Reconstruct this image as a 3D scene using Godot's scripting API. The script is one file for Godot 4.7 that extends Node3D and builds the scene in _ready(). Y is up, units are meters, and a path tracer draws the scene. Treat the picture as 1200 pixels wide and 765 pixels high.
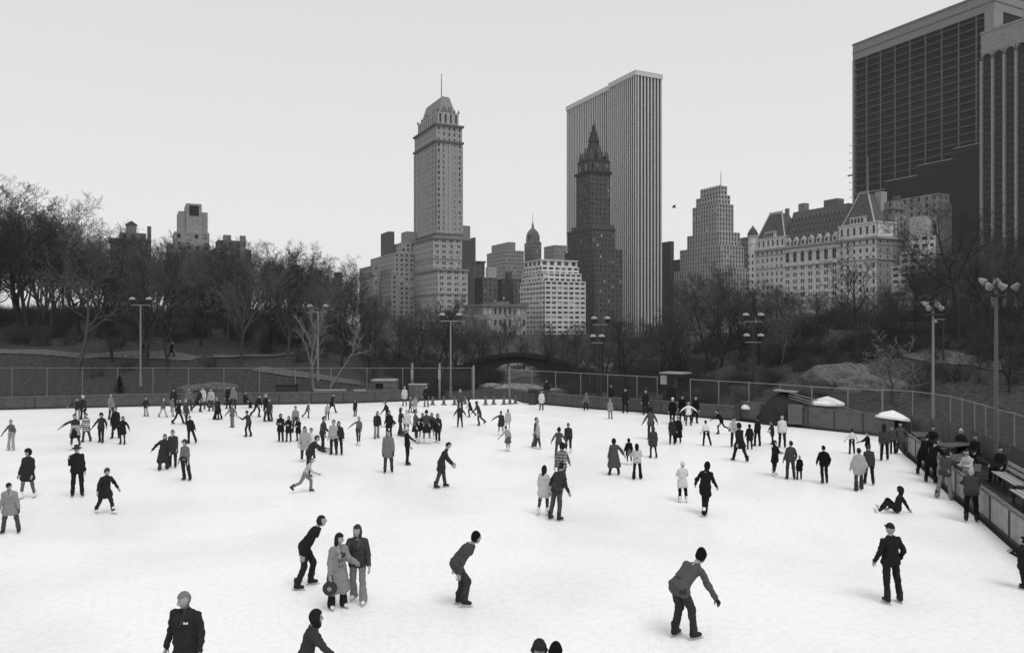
extends Node3D
# A public ice rink in a park on an overcast winter day, towers behind bare trees. Units are metres, y is up, the ice lies at y = 0.

const EYE := 5.9        # height of the camera above the ice
const FOC := 900.0      # focal length for a frame 1200 wide

var rng := RandomNumberGenerator.new()
var taken := {}
var M := {}
var tex := {}
var fence_line: PackedVector2Array
var rink_poly: PackedVector2Array
var yard_poly: PackedVector2Array
var hump := FastNoiseLite.new()

# ------------------------------------------------------------------ mesh collecting
class MB:
	var v := PackedVector3Array()
	var n := PackedVector3Array()
	var c := PackedColorArray()
	var t := PackedInt32Array()
	var col := Color(1, 1, 1)
	func vert(p: Vector3, m: Vector3) -> void:
		v.append(p); n.append(m); c.append(col)
	func quad(a: Vector3, b: Vector3, d: Vector3, e: Vector3) -> void:   # counter-clockwise seen from outside
		var m := (b - a).cross(d - a)
		if m.length_squared() < 1e-14:
			m = (d - a).cross(e - a)
		m = m.normalized()
		var i := v.size()
		vert(a, m); vert(b, m); vert(d, m); vert(e, m)
		t.append_array(PackedInt32Array([i, i + 2, i + 1, i, i + 3, i + 2]))
	func tri(a: Vector3, b: Vector3, d: Vector3) -> void:
		var m := (b - a).cross(d - a).normalized()
		var i := v.size()
		vert(a, m); vert(b, m); vert(d, m)
		t.append_array(PackedInt32Array([i, i + 2, i + 1]))
	func hexa(p: Array) -> void:   # 0-3 the lower ring, 4-7 the upper ring, counter-clockwise from above
		quad(p[3], p[2], p[1], p[0])
		quad(p[4], p[5], p[6], p[7])
		for k in 4:
			var l := (k + 1) % 4
			quad(p[k], p[l], p[l + 4], p[k + 4])
	func box(at: Vector3, s: Vector3, bs := Basis()) -> void:
		var h := s * 0.5
		var p := []
		for y in [-h.y, h.y]:
			for q in [[-1, 1], [1, 1], [1, -1], [-1, -1]]:
				p.append(at + bs * Vector3(q[0] * h.x, y, q[1] * h.z))
		hexa(p)
	func beam(a: Vector3, b: Vector3, w: float, hgt: float) -> void:
		var f := (b - a).normalized()
		var u := Vector3.UP if absf(f.y) < 0.95 else Vector3.RIGHT
		var r := f.cross(u).normalized()
		u = r.cross(f)
		box((a + b) * 0.5, Vector3(w, hgt, a.distance_to(b)), Basis(r, u, -f))
	func tube(pts: PackedVector3Array, rad: PackedFloat32Array, sides: int, cap := false) -> void:
		var first := v.size()
		var r := Vector3.ZERO
		for i in pts.size():
			var f := (pts[mini(i + 1, pts.size() - 1)] - pts[maxi(i - 1, 0)]).normalized()
			if r == Vector3.ZERO:
				r = f.cross(Vector3(0.31, 0.17, 0.93)).normalized()
			r = (r - f * r.dot(f)).normalized()
			var s := f.cross(r)
			for k in sides:
				var a := TAU * k / sides
				var m := r * cos(a) + s * sin(a)
				vert(pts[i] + m * rad[i], m)
		for i in pts.size() - 1:
			for k in sides:
				var a := first + i * sides + k
				var b := first + i * sides + (k + 1) % sides
				t.append_array(PackedInt32Array([a, a + sides, b, b, a + sides, b + sides]))
		if cap:
			for e in [0, pts.size() - 1]:
				for k in sides - 2:
					t.append_array(PackedInt32Array([first + e * sides, first + e * sides + k + 1, first + e * sides + k + 2]))
	func lathe(at: Vector3, prof: Array, sides: int, start := 0.0) -> void:   # prof: [radius, y]
		for i in prof.size() - 1:
			for k in sides:
				var a := start + TAU * k / sides
				var b := start + TAU * (k + 1) / sides
				var A := Vector3(cos(a), 0, -sin(a))
				var B := Vector3(cos(b), 0, -sin(b))
				var y0 := Vector3(0, prof[i][1], 0)
				var y1 := Vector3(0, prof[i + 1][1], 0)
				quad(at + A * prof[i][0] + y0, at + B * prof[i][0] + y0, at + B * prof[i + 1][0] + y1, at + A * prof[i + 1][0] + y1)
	func grid(rows: int, cols: int, f: Callable) -> void:   # smooth sheet: f(i, j) gives the point
		var first := v.size()
		for i in rows:
			for j in cols:
				vert(f.call(i, j), Vector3.ZERO)
		for i in rows - 1:
			for j in cols - 1:
				var a := first + i * cols + j
				t.append_array(PackedInt32Array([a, a + cols, a + 1, a + 1, a + cols, a + cols + 1]))
		smooth(first)
	func smooth(first: int) -> void:
		for i in range(first, v.size()):
			n[i] = Vector3.ZERO
		for k in range(0, t.size(), 3):
			if t[k] >= first:
				var m := (v[t[k + 2]] - v[t[k]]).cross(v[t[k + 1]] - v[t[k]])
				for q in 3:
					n[t[k + q]] += m
		for i in range(first, v.size()):
			n[i] = n[i].normalized() if n[i].length_squared() > 1e-20 else Vector3.UP
	func add(o: MB, x: Transform3D) -> void:
		var first := v.size()
		for i in o.v.size():
			v.append(x * o.v[i]); n.append((x.basis * o.n[i]).normalized()); c.append(o.c[i])
		if x.basis.determinant() < 0.0:   # a mirrored copy turns its faces round
			for i in range(0, o.t.size(), 3):
				t.append(first + o.t[i]); t.append(first + o.t[i + 2]); t.append(first + o.t[i + 1])
		else:
			for i in o.t:
				t.append(first + i)
	func mesh() -> ArrayMesh:
		var a := []
		a.resize(Mesh.ARRAY_MAX)
		a[Mesh.ARRAY_VERTEX] = v; a[Mesh.ARRAY_NORMAL] = n; a[Mesh.ARRAY_COLOR] = c; a[Mesh.ARRAY_INDEX] = t
		var m := ArrayMesh.new()
		m.add_surface_from_arrays(Mesh.PRIMITIVE_TRIANGLES, a)
		return m

# ------------------------------------------------------------------ naming and placing
func numbered(called: String) -> String:
	taken[called] = taken.get(called, -1) + 1
	return called if taken[called] == 0 else "%s_%03d" % [called, taken[called]]

func thing(called: String, label: String, category: String, at := Vector3.ZERO, turn := 0.0, group := "") -> Node3D:
	var o := Node3D.new()
	o.name = numbered(called)
	add_child(o)
	o.position = at
	o.rotation.y = turn
	o.set_meta("label", label)
	o.set_meta("category", category)
	if group:
		o.set_meta("group", group)
	return o

func put(called: String, m: Mesh, mat: Material, parent: Node, at := Vector3.ZERO, bs := Basis()) -> MeshInstance3D:
	var o := MeshInstance3D.new()
	o.name = called
	o.mesh = m
	o.material_override = mat
	parent.add_child(o, true)
	o.transform = Transform3D(bs, at)
	return o

func part(called: String, b: MB, mat: Material, parent: Node) -> MeshInstance3D:
	return put(called, b.mesh(), mat, parent)

func struct(called: String, b: MB, mat: Material) -> MeshInstance3D:
	var o := put(numbered(called), b.mesh(), mat, self)
	o.set_meta("kind", "structure")
	return o

func stuff(o: Node) -> Node:
	o.set_meta("kind", "stuff")
	return o

func at(u: float, v: float, d: float) -> Vector3:   # a sight line of the survey, d metres out
	return Vector3((u - 600.0) / FOC * d, EYE - (v - 382.5) / FOC * d, -d)

func ice_at(u: float, v: float) -> Vector3:
	return at(u, v, EYE * FOC / (v - 382.5))

func land_at(u: float, v: float, from := 62.0) -> Vector3:
	var d := from
	while d < 260.0:
		var p := at(u, v, d)
		if p.y <= land(p.x, p.z):
			return Vector3(p.x, land(p.x, p.z), p.z)
		d += 0.4
	var q := at(u, v, 120.0)
	return Vector3(q.x, land(q.x, q.z), q.z)

# ------------------------------------------------------------------ materials
func g(l: float) -> Color:   # a linear grey as an sRGB colour
	return Color(l, l, l).linear_to_srgb()

func noise_tex(called: String, freq: float, octaves: int, lo: float, hi: float, size := 256, kind := FastNoiseLite.TYPE_SIMPLEX_SMOOTH, gain := 0.5) -> ImageTexture:
	var f := FastNoiseLite.new()
	f.seed = hash(called) % 10000
	f.noise_type = kind
	f.frequency = freq
	f.fractal_octaves = octaves
	f.fractal_gain = gain
	var im := f.get_seamless_image(size, size, false, false, 0.12, true)
	im.convert(Image.FORMAT_RGB8)
	for y in size:
		for x in size:
			var k := lo + (hi - lo) * im.get_pixel(x, y).r
			im.set_pixel(x, y, Color(k, k, k))
	im.generate_mipmaps()
	tex[called] = ImageTexture.create_from_image(im)
	return tex[called]

func mat(called: String, l: float, rough := 0.85, t: Texture2D = null, per_m := 0.1, world := true) -> StandardMaterial3D:
	var m := StandardMaterial3D.new()
	m.albedo_color = g(l)
	m.roughness = rough
	m.metallic_specular = 0.3
	if t:
		m.albedo_texture = t
		m.uv1_triplanar = true
		m.uv1_world_triplanar = world
		m.uv1_scale = Vector3.ONE * per_m
	M[called] = m
	return m

func tinted(called: String, rough: float, t: Texture2D = null, per_m := 0.1, spec := 0.3) -> StandardMaterial3D:
	var m := mat(called, 1.0, rough, t, per_m)
	m.vertex_color_use_as_albedo = true
	m.metallic_specular = spec
	return m

func cloth(l: float) -> StandardMaterial3D:
	var k := "cloth%d" % int(round(l * 200.0))
	if not M.has(k):
		mat(k, round(l * 200.0) / 200.0, 0.95, tex.weave, 3.0, false)
		M[k].metallic_specular = 0.15
	return M[k]

func skate_cuts() -> void:   # frost grain with the long curved cuts of blades in it
	var im: Image = tex.snow.get_image()
	im.clear_mipmaps()
	im.resize(2048, 2048, Image.INTERPOLATE_CUBIC)
	var r := RandomNumberGenerator.new()
	r.seed = 61
	for k in 700:
		var p := Vector2(r.randf(), r.randf()) * 2048.0
		var a := r.randf() * TAU
		var bend := r.randfn(0.0, 0.004)
		var f := r.randf_range(0.92, 0.98) if r.randf() < 0.6 else 1.04
		for i in r.randi_range(80, 420):
			p += Vector2(cos(a), sin(a))
			a += bend
			var x := posmod(int(p.x), 2048)
			var y := posmod(int(p.y), 2048)
			var c := im.get_pixel(x, y).r * f
			im.set_pixel(x, y, Color(c, c, c))
	im.generate_mipmaps()
	tex["cuts"] = ImageTexture.create_from_image(im)

func make_materials() -> void:
	noise_tex("weave", 0.05, 4, 0.86, 1.1)
	noise_tex("stain", 0.012, 5, 0.82, 1.1, 512)
	noise_tex("grass", 0.05, 5, 0.35, 1.35, 512, FastNoiseLite.TYPE_SIMPLEX_SMOOTH, 0.65)
	noise_tex("rock", 0.02, 5, 0.45, 1.25, 512, FastNoiseLite.TYPE_SIMPLEX_SMOOTH, 0.6)
	noise_tex("bark", 0.06, 4, 0.6, 1.25)
	noise_tex("snow", 0.06, 6, 0.93, 1.04, 1024, FastNoiseLite.TYPE_SIMPLEX_SMOOTH, 0.85)
	noise_tex("patch", 0.012, 4, 0.95, 1.04, 512)
	mat("pond_ice", 0.26, 0.5, tex.rock, 0.1)
	skate_cuts()
	var ice := mat("ice", 0.93, 0.42, tex.cuts, 0.07)
	ice.metallic_specular = 0.3
	ice.detail_enabled = true
	ice.detail_blend_mode = BaseMaterial3D.BLEND_MODE_MUL
	ice.detail_albedo = tex.patch
	ice.detail_uv_layer = BaseMaterial3D.DETAIL_UV_2
	ice.uv2_triplanar = true
	ice.uv2_world_triplanar = true
	ice.uv2_scale = Vector3.ONE * 0.023
	mat("land", 0.062, 0.95, tex.grass, 0.09)
	mat("deck", 0.10, 0.9, tex.stain, 0.2)
	mat("dark_deck", 0.035, 0.9, tex.stain, 0.2)
	mat("path", 0.14, 0.9, tex.rock, 0.25)
	mat("rock", 0.28, 0.95, tex.rock, 0.22)
	mat("mid_rock", 0.15, 0.95, tex.rock, 0.35)
	mat("dark_rock", 0.05, 0.95, tex.rock, 0.3)
	mat("board", 0.09, 0.8, tex.stain, 0.3)
	mat("board_trim", 0.12, 0.7, tex.stain, 0.3)
	mat("pale_board", 0.3, 0.75, tex.stain, 0.35)
	mat("steel", 0.24, 0.6)
	mat("pale_steel", 0.27, 0.5)
	mat("dark_steel", 0.05, 0.6)
	mat("wire", 0.12, 0.6)
	mat("lamp", 0.32, 0.35)
	mat("wood", 0.10, 0.85, tex.bark, 0.8)
	mat("pale_wood", 0.42, 0.8, tex.bark, 0.8)
	mat("canvas", 0.8, 0.9)
	mat("dark_canvas", 0.03, 0.9, tex.weave, 0.5)
	mat("cone", 0.12, 0.7)
	mat("black", 0.012, 0.6)
	mat("bark", 0.045, 0.95, tex.bark, 0.5, false)
	mat("bark_mid", 0.085, 0.95, tex.bark, 0.5, false)
	mat("twig", 0.055, 0.95)
	mat("twig_mid", 0.12, 0.95)
	mat("brush", 0.05, 0.95)
	mat("pale_bark", 0.3, 0.9, tex.bark, 0.5, false)
	mat("pale_twig", 0.2, 0.9)
	mat("evergreen", 0.02, 0.95)
	mat("skin", 0.34, 0.6)
	mat("blade", 0.45, 0.3)
	mat("boot_black", 0.015, 0.5)
	mat("boot_white", 0.72, 0.6)
	tinted("glass", 0.35, null, 0.1, 0.25)
	noise_tex("weather", 0.02, 6, 0.74, 1.14, 512, FastNoiseLite.TYPE_SIMPLEX_SMOOTH, 0.7)
	tinted("stone", 0.9, tex.weather, 0.05)
	tinted("body", 0.6)
	tinted("cloth_print", 0.95)

# ------------------------------------------------------------------ light and camera
func make_view() -> void:
	var cam := Camera3D.new()
	cam.name = "camera"
	cam.position = Vector3(0, EYE, 0)
	cam.fov = rad_to_deg(2.0 * atan(382.5 / FOC))
	cam.near = 0.1
	cam.far = 6000.0
	add_child(cam)
	cam.make_current()
	var sky := ProceduralSkyMaterial.new()
	sky.sky_top_color = g(0.60)
	sky.sky_horizon_color = g(0.86)
	sky.sky_curve = 0.25
	sky.ground_bottom_color = g(0.25)
	sky.ground_horizon_color = g(0.5)
	sky.sun_angle_max = 0.0
	var e := Environment.new()
	e.background_mode = Environment.BG_SKY
	e.sky = Sky.new()
	e.sky.sky_material = sky
	e.tonemap_mode = Environment.TONE_MAPPER_LINEAR
	e.tonemap_exposure = 1.09
	e.sdfgi_enabled = true
	e.ssao_enabled = true
	e.ssil_enabled = true
	e.fog_enabled = true
	e.fog_density = 0.00011
	e.fog_light_color = Color(0.9, 0.9, 0.9)
	var w := WorldEnvironment.new()
	w.name = "environment"
	w.environment = e
	add_child(w)
	var sun := DirectionalLight3D.new()
	sun.name = "sun"
	sun.light_energy = 0.46
	sun.light_angular_distance = 32.0
	sun.light_color = Color(1, 1, 1)
	sun.shadow_enabled = true
	sun.rotation_degrees = Vector3(-62, 35, 0)
	add_child(sun)

# ------------------------------------------------------------------ the ground
func land(x: float, z: float) -> float:
	var p := Vector2(x, z)
	if Geometry2D.is_point_in_polygon(p, yard_poly):
		return -0.25
	var b := 1e9
	for i in fence_line.size() - 1:
		b = minf(b, p.distance_to(Geometry2D.get_closest_point_to_segment(p, fence_line[i], fence_line[i + 1])))
	if z > -20.0:
		b = minf(b, 3.0)
	var d := maxf(-z, 1.0)
	var s := x / maxf(d, 40.0)
	var left := smoothstep(-0.06, -0.30, s)
	var right := smoothstep(0.10, 0.42, s)
	var rise := 1.0 - exp(-b / 24.0)
	var far := smoothstep(170.0, 330.0, d)
	var y := left * (6.6 * rise + 0.018 * minf(b, 120.0)) + right * (5.6 * rise + 0.02 * minf(b, 120.0)) - (1.0 - maxf(left, right)) * 2.2 * (1.0 - exp(-b / 30.0))
	y += hump.get_noise_2d(x, z) * 0.9 * smoothstep(2.0, 14.0, b)
	return lerpf(y - 0.06, 1.0, far)

func make_ground() -> void:
	hump.seed = 5
	hump.frequency = 0.05
	hump.fractal_octaves = 3
	# the edge of the ice, its yard and the fence round them, as surveyed
	rink_poly = PackedVector2Array()
	for q in [[0, 480.5], [180, 476], [400, 473], [470, 470.5], [545, 468], [600, 468], [612, 472], [700, 480], [760, 484], [860, 493], [960, 503.7], [1030, 511], [1044, 514], [1060, 533], [1080, 549], [1115, 583], [1150, 611], [1190, 647]]:
		var p := ice_at(q[0], q[1])
		rink_poly.append(Vector2(p.x, p.z))
	rink_poly.append_array(PackedVector2Array([Vector2(8.6, -5), Vector2(-46, -5), Vector2(-46, -53.2)]))
	fence_line = PackedVector2Array([Vector2(-78, -60), Vector2(-42.4, -63.6), Vector2(-20.8, -63.2), Vector2(-8.2, -63.2), Vector2(-3.3, -63.4), Vector2(-0.2, -62.2), Vector2(6.2, -56.1), Vector2(11.6, -51.4), Vector2(15.8, -47.4), Vector2(17.9, -44.7), Vector2(20.4, -42.3), Vector2(21.5, -41.4), Vector2(21.9, -38.6), Vector2(21.2, -35.2), Vector2(20.4, -32.3), Vector2(19.9, -29.9), Vector2(17.6, -22.0), Vector2(14.5, -12.0)])
	yard_poly = fence_line.duplicate()
	yard_poly.append_array(PackedVector2Array([Vector2(12, 20), Vector2(-78, 20)]))
	var b := MB.new()
	var top := MB.new()
	var q := PackedVector2Array(rink_poly)
	for i in Geometry2D.triangulate_polygon(q):
		b.v.append(Vector3(q[i].x, 0, q[i].y)); b.n.append(Vector3.UP); b.c.append(Color.WHITE); b.t.append(b.v.size() - 1)
	var ice := struct("ice", b, M.ice)
	ice.set_meta("label", "white frosted ice of the skating rink")
	q = PackedVector2Array(yard_poly)
	for i in Geometry2D.triangulate_polygon(q):
		top.v.append(Vector3(q[i].x, -0.012, q[i].y)); top.n.append(Vector3.UP); top.c.append(Color.WHITE); top.t.append(top.v.size() - 1)
	struct("yard_paving", top, M.dark_deck)
	# one sheet of land out to the horizon, fine near the rink
	var xs := []
	var x := -2400.0
	while x <= 2400.0:
		xs.append(x)
		var a := absf(x)
		x += 2.0 if a < 90.0 else (8.0 if a < 240.0 else 180.0)
	var zs := []
	var z := 60.0
	while z >= -4200.0:
		zs.append(z)
		var d := -z
		z -= 10.0 if d < 10.0 else (1.5 if d < 110.0 else (4.0 if d < 200.0 else (15.0 if d < 400.0 else 300.0)))
	var lb := MB.new()
	lb.grid(zs.size(), xs.size(), func(i: int, j: int): return Vector3(xs[j], land(xs[j], zs[i]), zs[i]))
	struct("ground", lb, M.land)

func ribbon(pts: Array, w: float, called: String) -> void:
	var b := MB.new()
	var line := []
	for i in pts.size() - 1:
		for k in 8:
			line.append(pts[i].lerp(pts[i + 1], k / 8.0))
	line.append(pts[-1])
	b.grid(line.size(), 4, func(i: int, j: int):
		var f: Vector3 = (line[mini(i + 1, line.size() - 1)] - line[maxi(i - 1, 0)]).normalized()
		var s := Vector3(-f.z, 0, f.x).normalized()
		var p: Vector3 = line[i] + s * w * (j / 3.0 - 0.5)
		return Vector3(p.x, land(p.x, p.z) + 0.08, p.z))
	struct(called, b, M.path)

# ------------------------------------------------------------------ trees
func grow(wood: MB, twig: MB, p0: Vector3, dir: Vector3, len: float, r0: float, level: int, r: RandomNumberGenerator, o: Dictionary) -> void:
	var segs: int = [8, 5, 4, 3, 2][level]
	var sides: int = [7, 5, 4, 3, 3][level]
	var pts := PackedVector3Array([p0])
	var rad := PackedFloat32Array([r0 * (1.35 if level == 0 else 1.0)])
	var dirs := [dir]
	var f := dir
	for i in segs:
		var wob: float = [0.10, 0.22, 0.28, 0.32, 0.35][level] * o.get("gnarl", 1.0)
		f = (f + Vector3(r.randfn(0, wob), r.randfn(0, wob * 0.6) + o.get("up", 0.08) * (0.0 if level == 0 else 1.0), r.randfn(0, wob))).normalized()
		pts.append(pts[-1] + f * len / segs)
		rad.append(maxf(r0 * (1.0 - 0.78 * (i + 1.0) / segs), o.get("thin", 0.012)))
		dirs.append(f)
	(wood if level <= 1 else twig).tube(pts, rad, sides)
	if level >= o.get("deep", 4):
		return
	var kids: int = [o.get("limbs", 10), 7, 5, o.get("fine", 4)][level]
	var t0: float = [o.get("clear", 0.32), 0.25, 0.2, 0.15][level]
	for k in kids:
		var t := lerpf(t0, 1.0, (k + r.randf() * 0.8) / kids)
		var i := mini(int(t * segs), segs - 1)
		var w := t * segs - i
		var p := pts[i].lerp(pts[i + 1], w)
		var a := TAU * (k * 0.382 + r.randf() * 0.25)
		var fd: Vector3 = dirs[i]
		var s := fd.cross(Vector3(0.21, 0.11, 0.97)).normalized()
		s = s.rotated(fd, a)
		var spread: float = deg_to_rad(r.randf_range(28, 62)) * o.get("spread", 1.0)
		var nd := (fd * cos(spread) + s * sin(spread)).normalized()
		var cl: float = len * [0.58, 0.55, 0.55, 0.6][level] * r.randf_range(0.7, 1.15) * (1.12 - 0.5 * t)
		grow(wood, twig, p, nd, cl, maxf(lerpf(rad[i], rad[i + 1], w) * 0.68, o.get("thin", 0.012)), level + 1, r, o)

func tree_kind(seed_: int, h: float, o := {}) -> Dictionary:
	var r := RandomNumberGenerator.new()
	r.seed = seed_
	var wood := MB.new()
	var twig := MB.new()
	grow(wood, twig, Vector3(0, -0.4, 0), Vector3(o.get("tilt", 0.0), 1, 0).normalized(), h * 0.8, h * o.get("stout", 0.014), 0, r, o)
	var top := 0.0
	for q in twig.v:
		top = maxf(top, q.y)
	return {"wood": wood.mesh(), "twig": twig.mesh(), "h": top}

func plant_tree(k: Dictionary, p: Vector3, h: float, turn: float, label: String, group: String, bark: Material, twig: Material, called := "bare_tree") -> Node3D:
	var t := thing(called, label, "tree", p, turn, group)
	var s: float = h / k.h
	put("trunk", k.wood, bark, t, Vector3.ZERO, Basis.from_scale(Vector3.ONE * s))
	put("crown", k.twig, twig, t, Vector3.ZERO, Basis.from_scale(Vector3.ONE * s))
	return t

func skyline(u: float) -> float:   # how high the crowns reach along the horizon
	var c := [[-80, 215], [0, 222], [30, 214], [62, 226], [80, 250], [112, 252], [128, 272], [150, 270], [185, 274], [205, 284], [250, 280], [300, 278], [340, 290], [370, 284], [400, 300], [420, 326], [440, 348], [500, 350], [560, 354], [620, 374], [700, 370], [760, 366], [800, 338], [830, 308], [862, 308], [890, 332], [930, 334], [980, 346], [1030, 336], [1080, 302], [1122, 268], [1160, 276], [1220, 284], [1300, 280]]
	for i in c.size() - 1:
		if u < c[i + 1][0]:
			return lerpf(c[i][1], c[i + 1][1], (u - c[i][0]) / (c[i + 1][0] - c[i][0]))
	return 300.0

func make_trees() -> void:
	var kinds := []
	var opts := [{"limbs": 13}, {"limbs": 12, "gnarl": 1.3, "spread": 1.15}, {"limbs": 12, "clear": 0.2, "up": 0.14}, {"limbs": 12, "gnarl": 1.5, "tilt": 0.12}, {"limbs": 12, "clear": 0.42, "spread": 1.2}, {"limbs": 13, "clear": 0.15, "spread": 0.8, "up": 0.2}, {"limbs": 13, "tilt": -0.15, "gnarl": 1.2, "clear": 0.25}]
	for i in opts.size():
		kinds.append(tree_kind(101 + i * 7, 14.0, opts[i]))
	var zones := [[130, "on the wooded rise", "tall trees on the wooded rise"],
		[330, "before the stepped apartment towers", "trees below the stepped apartment towers"],
		[570, "below the mansard-topped hotel tower", "trees below the hotel tower"],
		[790, "in the hollow round the stone bridge", "trees in the hollow by the bridge"],
		[1040, "before the chateau-roofed hotel", "trees below the chateau-roofed hotel"],
		[9999, "below the arched office tower", "trees below the arched office tower"]]
	rng.seed = 77
	var rows := [[68.0, 44.0, 0.5], [76.0, 36.0, 0.8], [85.0, 30.0, 0.95], [96.0, 27.0, 1.0], [110.0, 25.0, 1.0], [128.0, 26.0, 1.0], [152.0, 28.0, 1.0], [182.0, 24.0, 1.0]]
	for row in rows:
		var u := -60.0 + rng.randf() * 30.0
		while u < 1260.0:
			var d: float = row[0] * rng.randf_range(0.93, 1.07)
			var top := skyline(u)
			var p := at(u, 400, d)
			p.y = land(p.x, p.z)
			var want := EYE + (382.5 - top) / FOC * d - p.y
			var h := want * rng.randf_range(0.72, 1.08)
			var near_gap: bool = d < 80.0 and (u > 440.0 and u < 700.0)
			var hollow: bool = d < 120.0 and (u > 570.0 and u < 642.0)
			var behind_fence := true
			if Geometry2D.is_point_in_polygon(Vector2(p.x, p.z), yard_poly):
				behind_fence = false
			for i in fence_line.size() - 1:
				if Vector2(p.x, p.z).distance_to(Geometry2D.get_closest_point_to_segment(Vector2(p.x, p.z), fence_line[i], fence_line[i + 1])) < 4.0:
					behind_fence = false
			if d > 169.0 and u > 430.0:
				break
			if behind_fence and not near_gap and not hollow and rng.randf() < row[2]:
				h = clampf(h, 4.0, 23.0)
				var z := 0
				while u > zones[z][0]:
					z += 1
				var mid := rng.randf() < 0.38
				var kn := rng.randi() % kinds.size()
				var rank := "in the front rank" if d < 82.0 else ("in the middle ranks" if d < 118.0 else "in the rear ranks")
				plant_tree(kinds[kn], p, h, rng.randf() * TAU, "%s %s tree %s %s" % [["full", "crooked", "low-branched", "leaning", "high-crowned", "narrow", "slanting"][kn], "greyish bare" if mid else "dark bare", rank, zones[z][1]], zones[z][2], M.bark_mid if mid else M.bark, M.twig_mid if mid else M.twig)
			u += row[1] * rng.randf_range(0.6, 1.4)
	# trees that stand out
	var pale := tree_kind(901, 9.0, {"limbs": 8, "clear": 0.3, "spread": 0.75, "deep": 3, "up": 0.12, "stout": 0.016, "thin": 0.014})
	var lean := tree_kind(902, 8.0, {"limbs": 5, "clear": 0.6, "tilt": 0.55, "deep": 3, "stout": 0.014, "thin": 0.014})
	plant_tree(pale, Vector3(-16.9, land(-16.9, -65.5), -65.5), 7.6, 0.3, "pale-barked forked tree standing just behind the fence", "", M.pale_bark, M.pale_twig, "pale_tree")
	plant_tree(lean, Vector3(-15.9, land(-15.9, -66.5), -66.5), 6.6, 0.0, "pale-barked tree leaning away beside the forked pale tree", "", M.pale_bark, M.pale_twig, "pale_tree")
	var low := tree_kind(903, 6.0, {"limbs": 9, "clear": 0.15, "spread": 1.35, "gnarl": 1.6, "deep": 3, "thin": 0.012, "stout": 0.02})
	plant_tree(low, Vector3(23.2, land(23.2, -47.0), -47.0), 4.6, 1.1, "low gnarled tree with pale twigs beside the corner lamp post", "", M.bark_mid, M.pale_twig, "gnarled_tree")
	plant_tree(low, Vector3(29.5, land(29.5, -45.5), -45.5), 4.2, 3.0, "low spreading tree with dark twigs behind the curving fence", "", M.bark, M.twig, "gnarled_tree")
	plant_tree(kinds[4], Vector3(37.2, land(37.2, -64.0), -64.0), 12.8, 2.2, "thick dark trunk forking before the terraced white penthouse", "", M.bark, M.twig)
	plant_tree(kinds[3], Vector3(28.6, land(28.6, -64.5), -64.5), 10.5, 0.4, "dark forked tree rising in front of the hotel's blank side wall", "", M.bark, M.twig)
	plant_tree(kinds[1], Vector3(22.5, land(22.5, -70.0), -70.0), 8.2, 5.4, "dark tree with a bent crown before the hotel's white facade", "", M.bark, M.twig)
	for q in [[556, 104, 6.0, 2, "dark tree screening one end of the stone bridge"], [662, 106, 6.4, 0, "dark tree screening the other end of the stone bridge"], [645, 112, 5.2, 5, "thin tree standing close to the bridge arch"]]:
		var p := at(q[0], 400, q[1])
		plant_tree(kinds[q[3]], Vector3(p.x, land(p.x, p.z), p.z), q[2], q[0], q[4], "", M.bark, M.twig)
	# undergrowth and saplings on the slopes, too many to count
	var sh := MB.new()
	var r := RandomNumberGenerator.new()
	r.seed = 31
	for k in 26:
		var a := r.randf() * TAU
		var l := r.randf_range(0.8, 2.0)
		grow(sh, sh, Vector3(cos(a) * 0.25, -0.2, sin(a) * 0.25), Vector3(cos(a) * 0.5, 1, sin(a) * 0.5).normalized(), l, 0.014, 2, r, {"thin": 0.006, "fine": 3})
	var spots := []
	for k in 1400:
		var d := 66.0 + pow(r.randf(), 1.4) * 95.0
		var u := r.randf_range(-80, 1290)
		if k > 1100:
			u = r.randf_range(-90, 420)
			d = r.randf_range(100, 190)
		var p := at(u, 400, d)
		if u > 560.0 and u < 650.0 and d < 124.0:
			continue
		if u < 420.0 and d < 80.0 and r.randf() < 0.8:
			continue
		if d < 76.0 and r.randf() < 0.6:
			continue
		spots.append(Transform3D(Basis(Vector3.UP, r.randf() * TAU).scaled(Vector3.ONE * r.randf_range(0.6, 1.5)), Vector3(p.x, land(p.x, p.z), p.z)))
	for k in 480:   # the bank close behind the curving fence
		var d := r.randf_range(46.0, 68.0)
		var p := at(r.randf_range(800, 1290), 400, d)
		var gap := 99.0
		for i in fence_line.size() - 1:
			gap = minf(gap, Vector2(p.x, p.z).distance_to(Geometry2D.get_closest_point_to_segment(Vector2(p.x, p.z), fence_line[i], fence_line[i + 1])))
		if gap < 2.5 or (p.x / d > 0.36 and p.x / d < 0.52 and d < 60.0) or Geometry2D.is_point_in_polygon(Vector2(p.x, p.z), yard_poly) or r.randf() > 0.15 + (d - 46.0) / 40.0:
			continue
		spots.append(Transform3D(Basis(Vector3.UP, r.randf() * TAU).scaled(Vector3.ONE * r.randf_range(0.4, 1.0)), Vector3(p.x, land(p.x, p.z), p.z)))
	for k in 46:   # brush crowding the ends of the bridge
		var p := at((r.randf_range(535, 584) if k % 2 else r.randf_range(634, 700)), 400, r.randf_range(98, 116))
		spots.append(Transform3D(Basis(Vector3.UP, r.randf() * TAU).scaled(Vector3.ONE * r.randf_range(0.9, 1.6)), Vector3(p.x, land(p.x, p.z), p.z)))
	var mm := MultiMesh.new()
	mm.transform_format = MultiMesh.TRANSFORM_3D
	mm.mesh = sh.mesh()
	mm.instance_count = spots.size()
	for i in spots.size():
		mm.set_instance_transform(i, spots[i])
	var mi := MultiMeshInstance3D.new()
	mi.name = "undergrowth"
	mi.multimesh = mm
	mi.material_override = M.brush
	mi.set_meta("label", "tangled bare undergrowth covering the wooded slopes")
	mi.set_meta("category", "undergrowth")
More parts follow.
